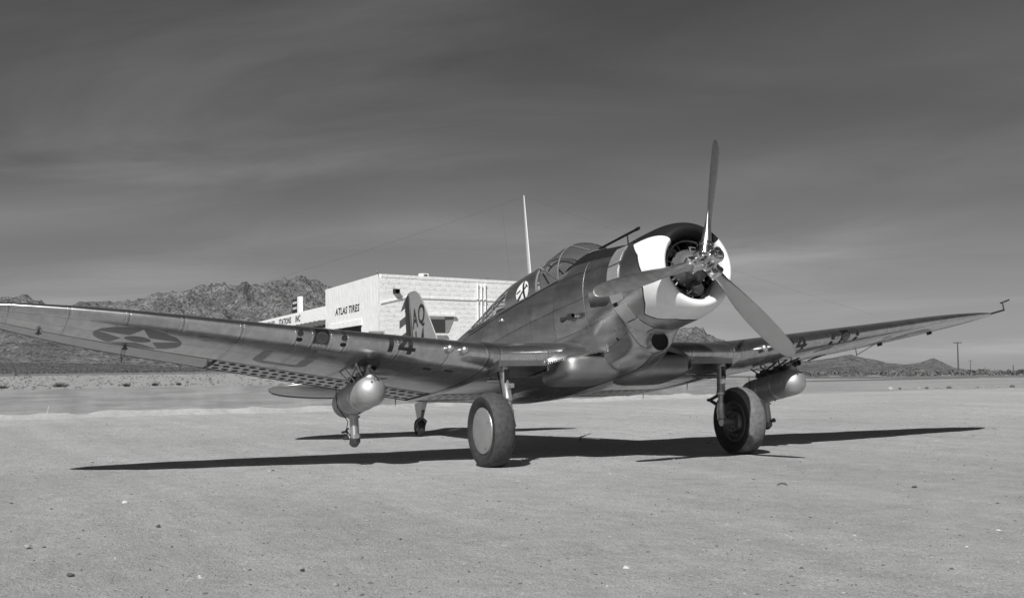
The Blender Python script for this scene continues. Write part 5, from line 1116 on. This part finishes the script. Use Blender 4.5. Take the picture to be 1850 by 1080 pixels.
# stones edging the field at right
g = random.Random(12)
for k, u in enumerate((1609, 1625, 1637, 1661, 1675, 1690, 1700, 1716, 1734, 1757, 1765, 1776, 1803, 1831)):
    p = gpt(u+g.uniform(-2, 2), 703.5-.0.__float__()-.018*(u-1609)); big = u in (1609, 1661, 1716, 1831)
    rock('edging_stone', p[0], p[1], .12 if big else g.uniform(.06, .10), STONE if k % 3 != 1 else DSTONE, 80+k, ('larger rounded stone in the row edging the far side of the dirt field' if big else 'small dark stone in the row edging the far side of the dirt field' if k % 3 == 1 else 'small grey stone in the row edging the far side of the dirt field'), 'stone', 'row of stones edging the dirt field', sq=.7)
# far roads: dark graded strips with a low shoulder
ROADM = mat('road_surface', .10, .9, nscale=.6, namp=.15)
def strip(name, pts, wd, h, m):
    V = []; F = []
    for i, p in enumerate(pts):
        d = pts[min(i+1, len(pts)-1)]-pts[max(i-1, 0)]; d = d/np.linalg.norm(d); n = np.array([d[1], -d[0]])
        z = ground_z(np.hypot(p[0]-CAM[0], p[1]-CAM[1]), np.array(math.atan2((p-CAM[:2])@RT, (p-CAM[:2])@AX))); z = float(z)
        V += [(p[0]+n[0]*wd/2, p[1]+n[1]*wd/2, z-.1), (p[0]+n[0]*(wd/2-.3), p[1]+n[1]*(wd/2-.3), z+h), (p[0]-n[0]*(wd/2-.3), p[1]-n[1]*(wd/2-.3), z+h), (p[0]-n[0]*wd/2, p[1]-n[1]*wd/2, z-.1)]
    for i in range(len(pts)-1): b = i*4; F += [(b, b+1, b+5, b+4), (b+1, b+2, b+6, b+5), (b+2, b+3, b+7, b+6)]
    o = mesh(name, np.array(V), F, m, None, False)
    if o.data.polygons[1].normal.z < 0: o.data.flip_normals()
    return tag(o, kind='structure')
def at(u, depth): return np.array(W3(depth, (u-925)/2170.256*depth, 0)[:2])
strip('road', [at(1300, 118), at(1460, 104), at(1600, 96), at(1850, 90), at(2100, 84)], 3.0, .16, ROADM)
strip('road', [at(1250, 84), at(1460, 80), at(1600, 84), at(1750, 90)], 1.6, .08, ROADM)
strip('road', [at(-250, 330), at(100, 300), at(420, 290), at(700, 270)], 4.0, .5, ROADM)
# desert scrub
BUSH = mat('desert_scrub', .115, .95, nscale=3, namp=.4); 
def bushes(name, n, seed, rmin, rmax, u0, u1, hs, m):
    g = np.random.RandomState(seed); r_ = np.sqrt(rmin**2+(rmax**2-rmin**2)*g.rand(n)) if rmax < 400 else rmin+(rmax-rmin)*g.rand(n)
    a = az_of_u(u0)+(az_of_u(u1)-az_of_u(u0))*g.rand(n); x, y = polar(r_, a); z = np.where(r_ < 320, ground_z(r_, a), hill_z(np.maximum(r_, 320), a)); s = hs[0]+(hs[1]-hs[0])*g.rand(n)**2
    k = 26; V = np.empty((n, k, 3, 3))
    for j in range(k):
        th_ = g.rand(n)*6.28; ph_ = .2+1.2*g.rand(n); d = np.stack([np.cos(th_)*np.cos(ph_), np.sin(th_)*np.cos(ph_), np.sin(ph_)*.8], -1); c = np.stack([x, y, z], -1)+d*(s*.55)[:, None]
        for q in range(3): V[:, j, q] = c+g.randn(n, 3)*(s*.17)[:, None]
        V[:, j, :, 2] = np.maximum(V[:, j, :, 2], z[:, None]-.05)
    F = np.arange(n*k*3).reshape(-1, 3); return tag(mesh(name, V.reshape(-1, 3), F, m, None, False), kind='stuff')
bushes('desert_scrub', 1500, 21, 112, 316, 1380, 1900, (.35, 1.05), BUSH); bushes('desert_scrub', 420, 22, 60, 300, -60, 700, (.10, .36), BUSH); bushes('dry_brush', 1500, 27, 85, 300, -60, 700, (.10, .36), mat('dry_brush', .25, .95, nscale=3, namp=.3))
bushes('desert_scrub', 3800, 23, 322, 815, -60, 760, (.5, 1.3), BUSH); bushes('desert_scrub', 1500, 24, 322, 815, 1150, 1900, (.5, 1.3), BUSH)
def bush(u, depth, h, w_, seed, lab, m=BUSH):
    p = at(u, depth); z = float(ground_z(np.array(depth*1.05), np.array(az_of_u(u)))); g = np.random.RandomState(seed); n = 260
    ang = g.rand(n)*6.28; rad = np.sqrt(g.rand(n)); top = np.stack([np.cos(ang)*rad*w_/2, np.sin(ang)*rad*w_/2, h*(1-.55*rad**2)*(.6+.45*g.rand(n))], -1); base = top*np.array([.45, .45, .15]); e = g.randn(n, 3)*.035
    V = np.stack([base, base+e, top], 1).reshape(-1, 3)+np.array([p[0], p[1], z]); o = mesh('bush', V, np.arange(n*3).reshape(-1, 3), m, None, False); return tag(o, lab, 'bush')
bush(109, 112, .62, 1.9, 3, 'dark bushy shrub standing behind the concrete wall at left'); bush(228, 110, .45, 1.0, 4, 'low sparse shrub behind the wall, right of the dark bush'); bush(280, 112, .42, .9, 5, 'low shrub behind the wall under the star of the wing'); bush(322, 115, .35, .7, 6, 'small shrub behind the wall nearest the flap'); bush(5, 108, .4, 1.3, 7, 'shrub behind the wall at the left picture edge')
# utility poles and posts
POLE = mat('pole_wood', .07, .9, nscale=5, namp=.2)
def upole(u, depth, vt, vb, arm, lab):
    p = at(u, depth); hv = 681-(681-654.5)*u/1850; zt = CAM[2]+(hv-vt)/2170.256*depth; zb = CAM[2]+(hv-vb)/2170.256*depth-.8
    t = empty('utility_pole', (p[0], p[1], zb), lab, 'pole'); b = np.array([p[0], p[1], 0.]); MB().tube([b+UP*zb, b+UP*zt], [.28, .2], 8).build('post', POLE, t, frame='W'); r3 = np.array([RT[0], RT[1], 0]); MB().box(b+UP*(zt-.25), (arm/2, .12, .13), (r3, np.array([AX[0], AX[1], 0]), UP)).build('crossarm', POLE, t, frame='W', smooth=False)
    for k in (-.42, -.15, .15, .42): MB().tube([b+r3*arm*k+UP*(zt-.12), b+r3*arm*k+UP*(zt+.15)], .07, 6).build('insulator', POLE, t, frame='W')
upole(1728, 430, 618, 672, 3.0, 'taller wooden utility pole with crossarm on the scrub plain at right'); upole(1750, 900, 651, 674, 3.2, 'shorter distant utility pole right of the tall one')
for u, d_, h, lab, r_ in ((1537, 105, 1.05, 'thick dark post by the far road below the wing', .17), (1635, 105, .78, 'thin post by the far road left of the utility poles', .05), (1607, 105, .3, 'short stump by the far road above the row of stones', .08), (1827, 110, .95, 'thin post by the far road at the right edge', .05)):
    p = at(u, d_); z = float(ground_z(np.array(d_*1.), np.array(az_of_u(u)))); tag(MB().tube([(p[0], p[1], z-.2), (p[0], p[1], z+h)], [r_, r_*.8], 7).build('fence_post', POLE, None, frame='W'), lab, 'post')
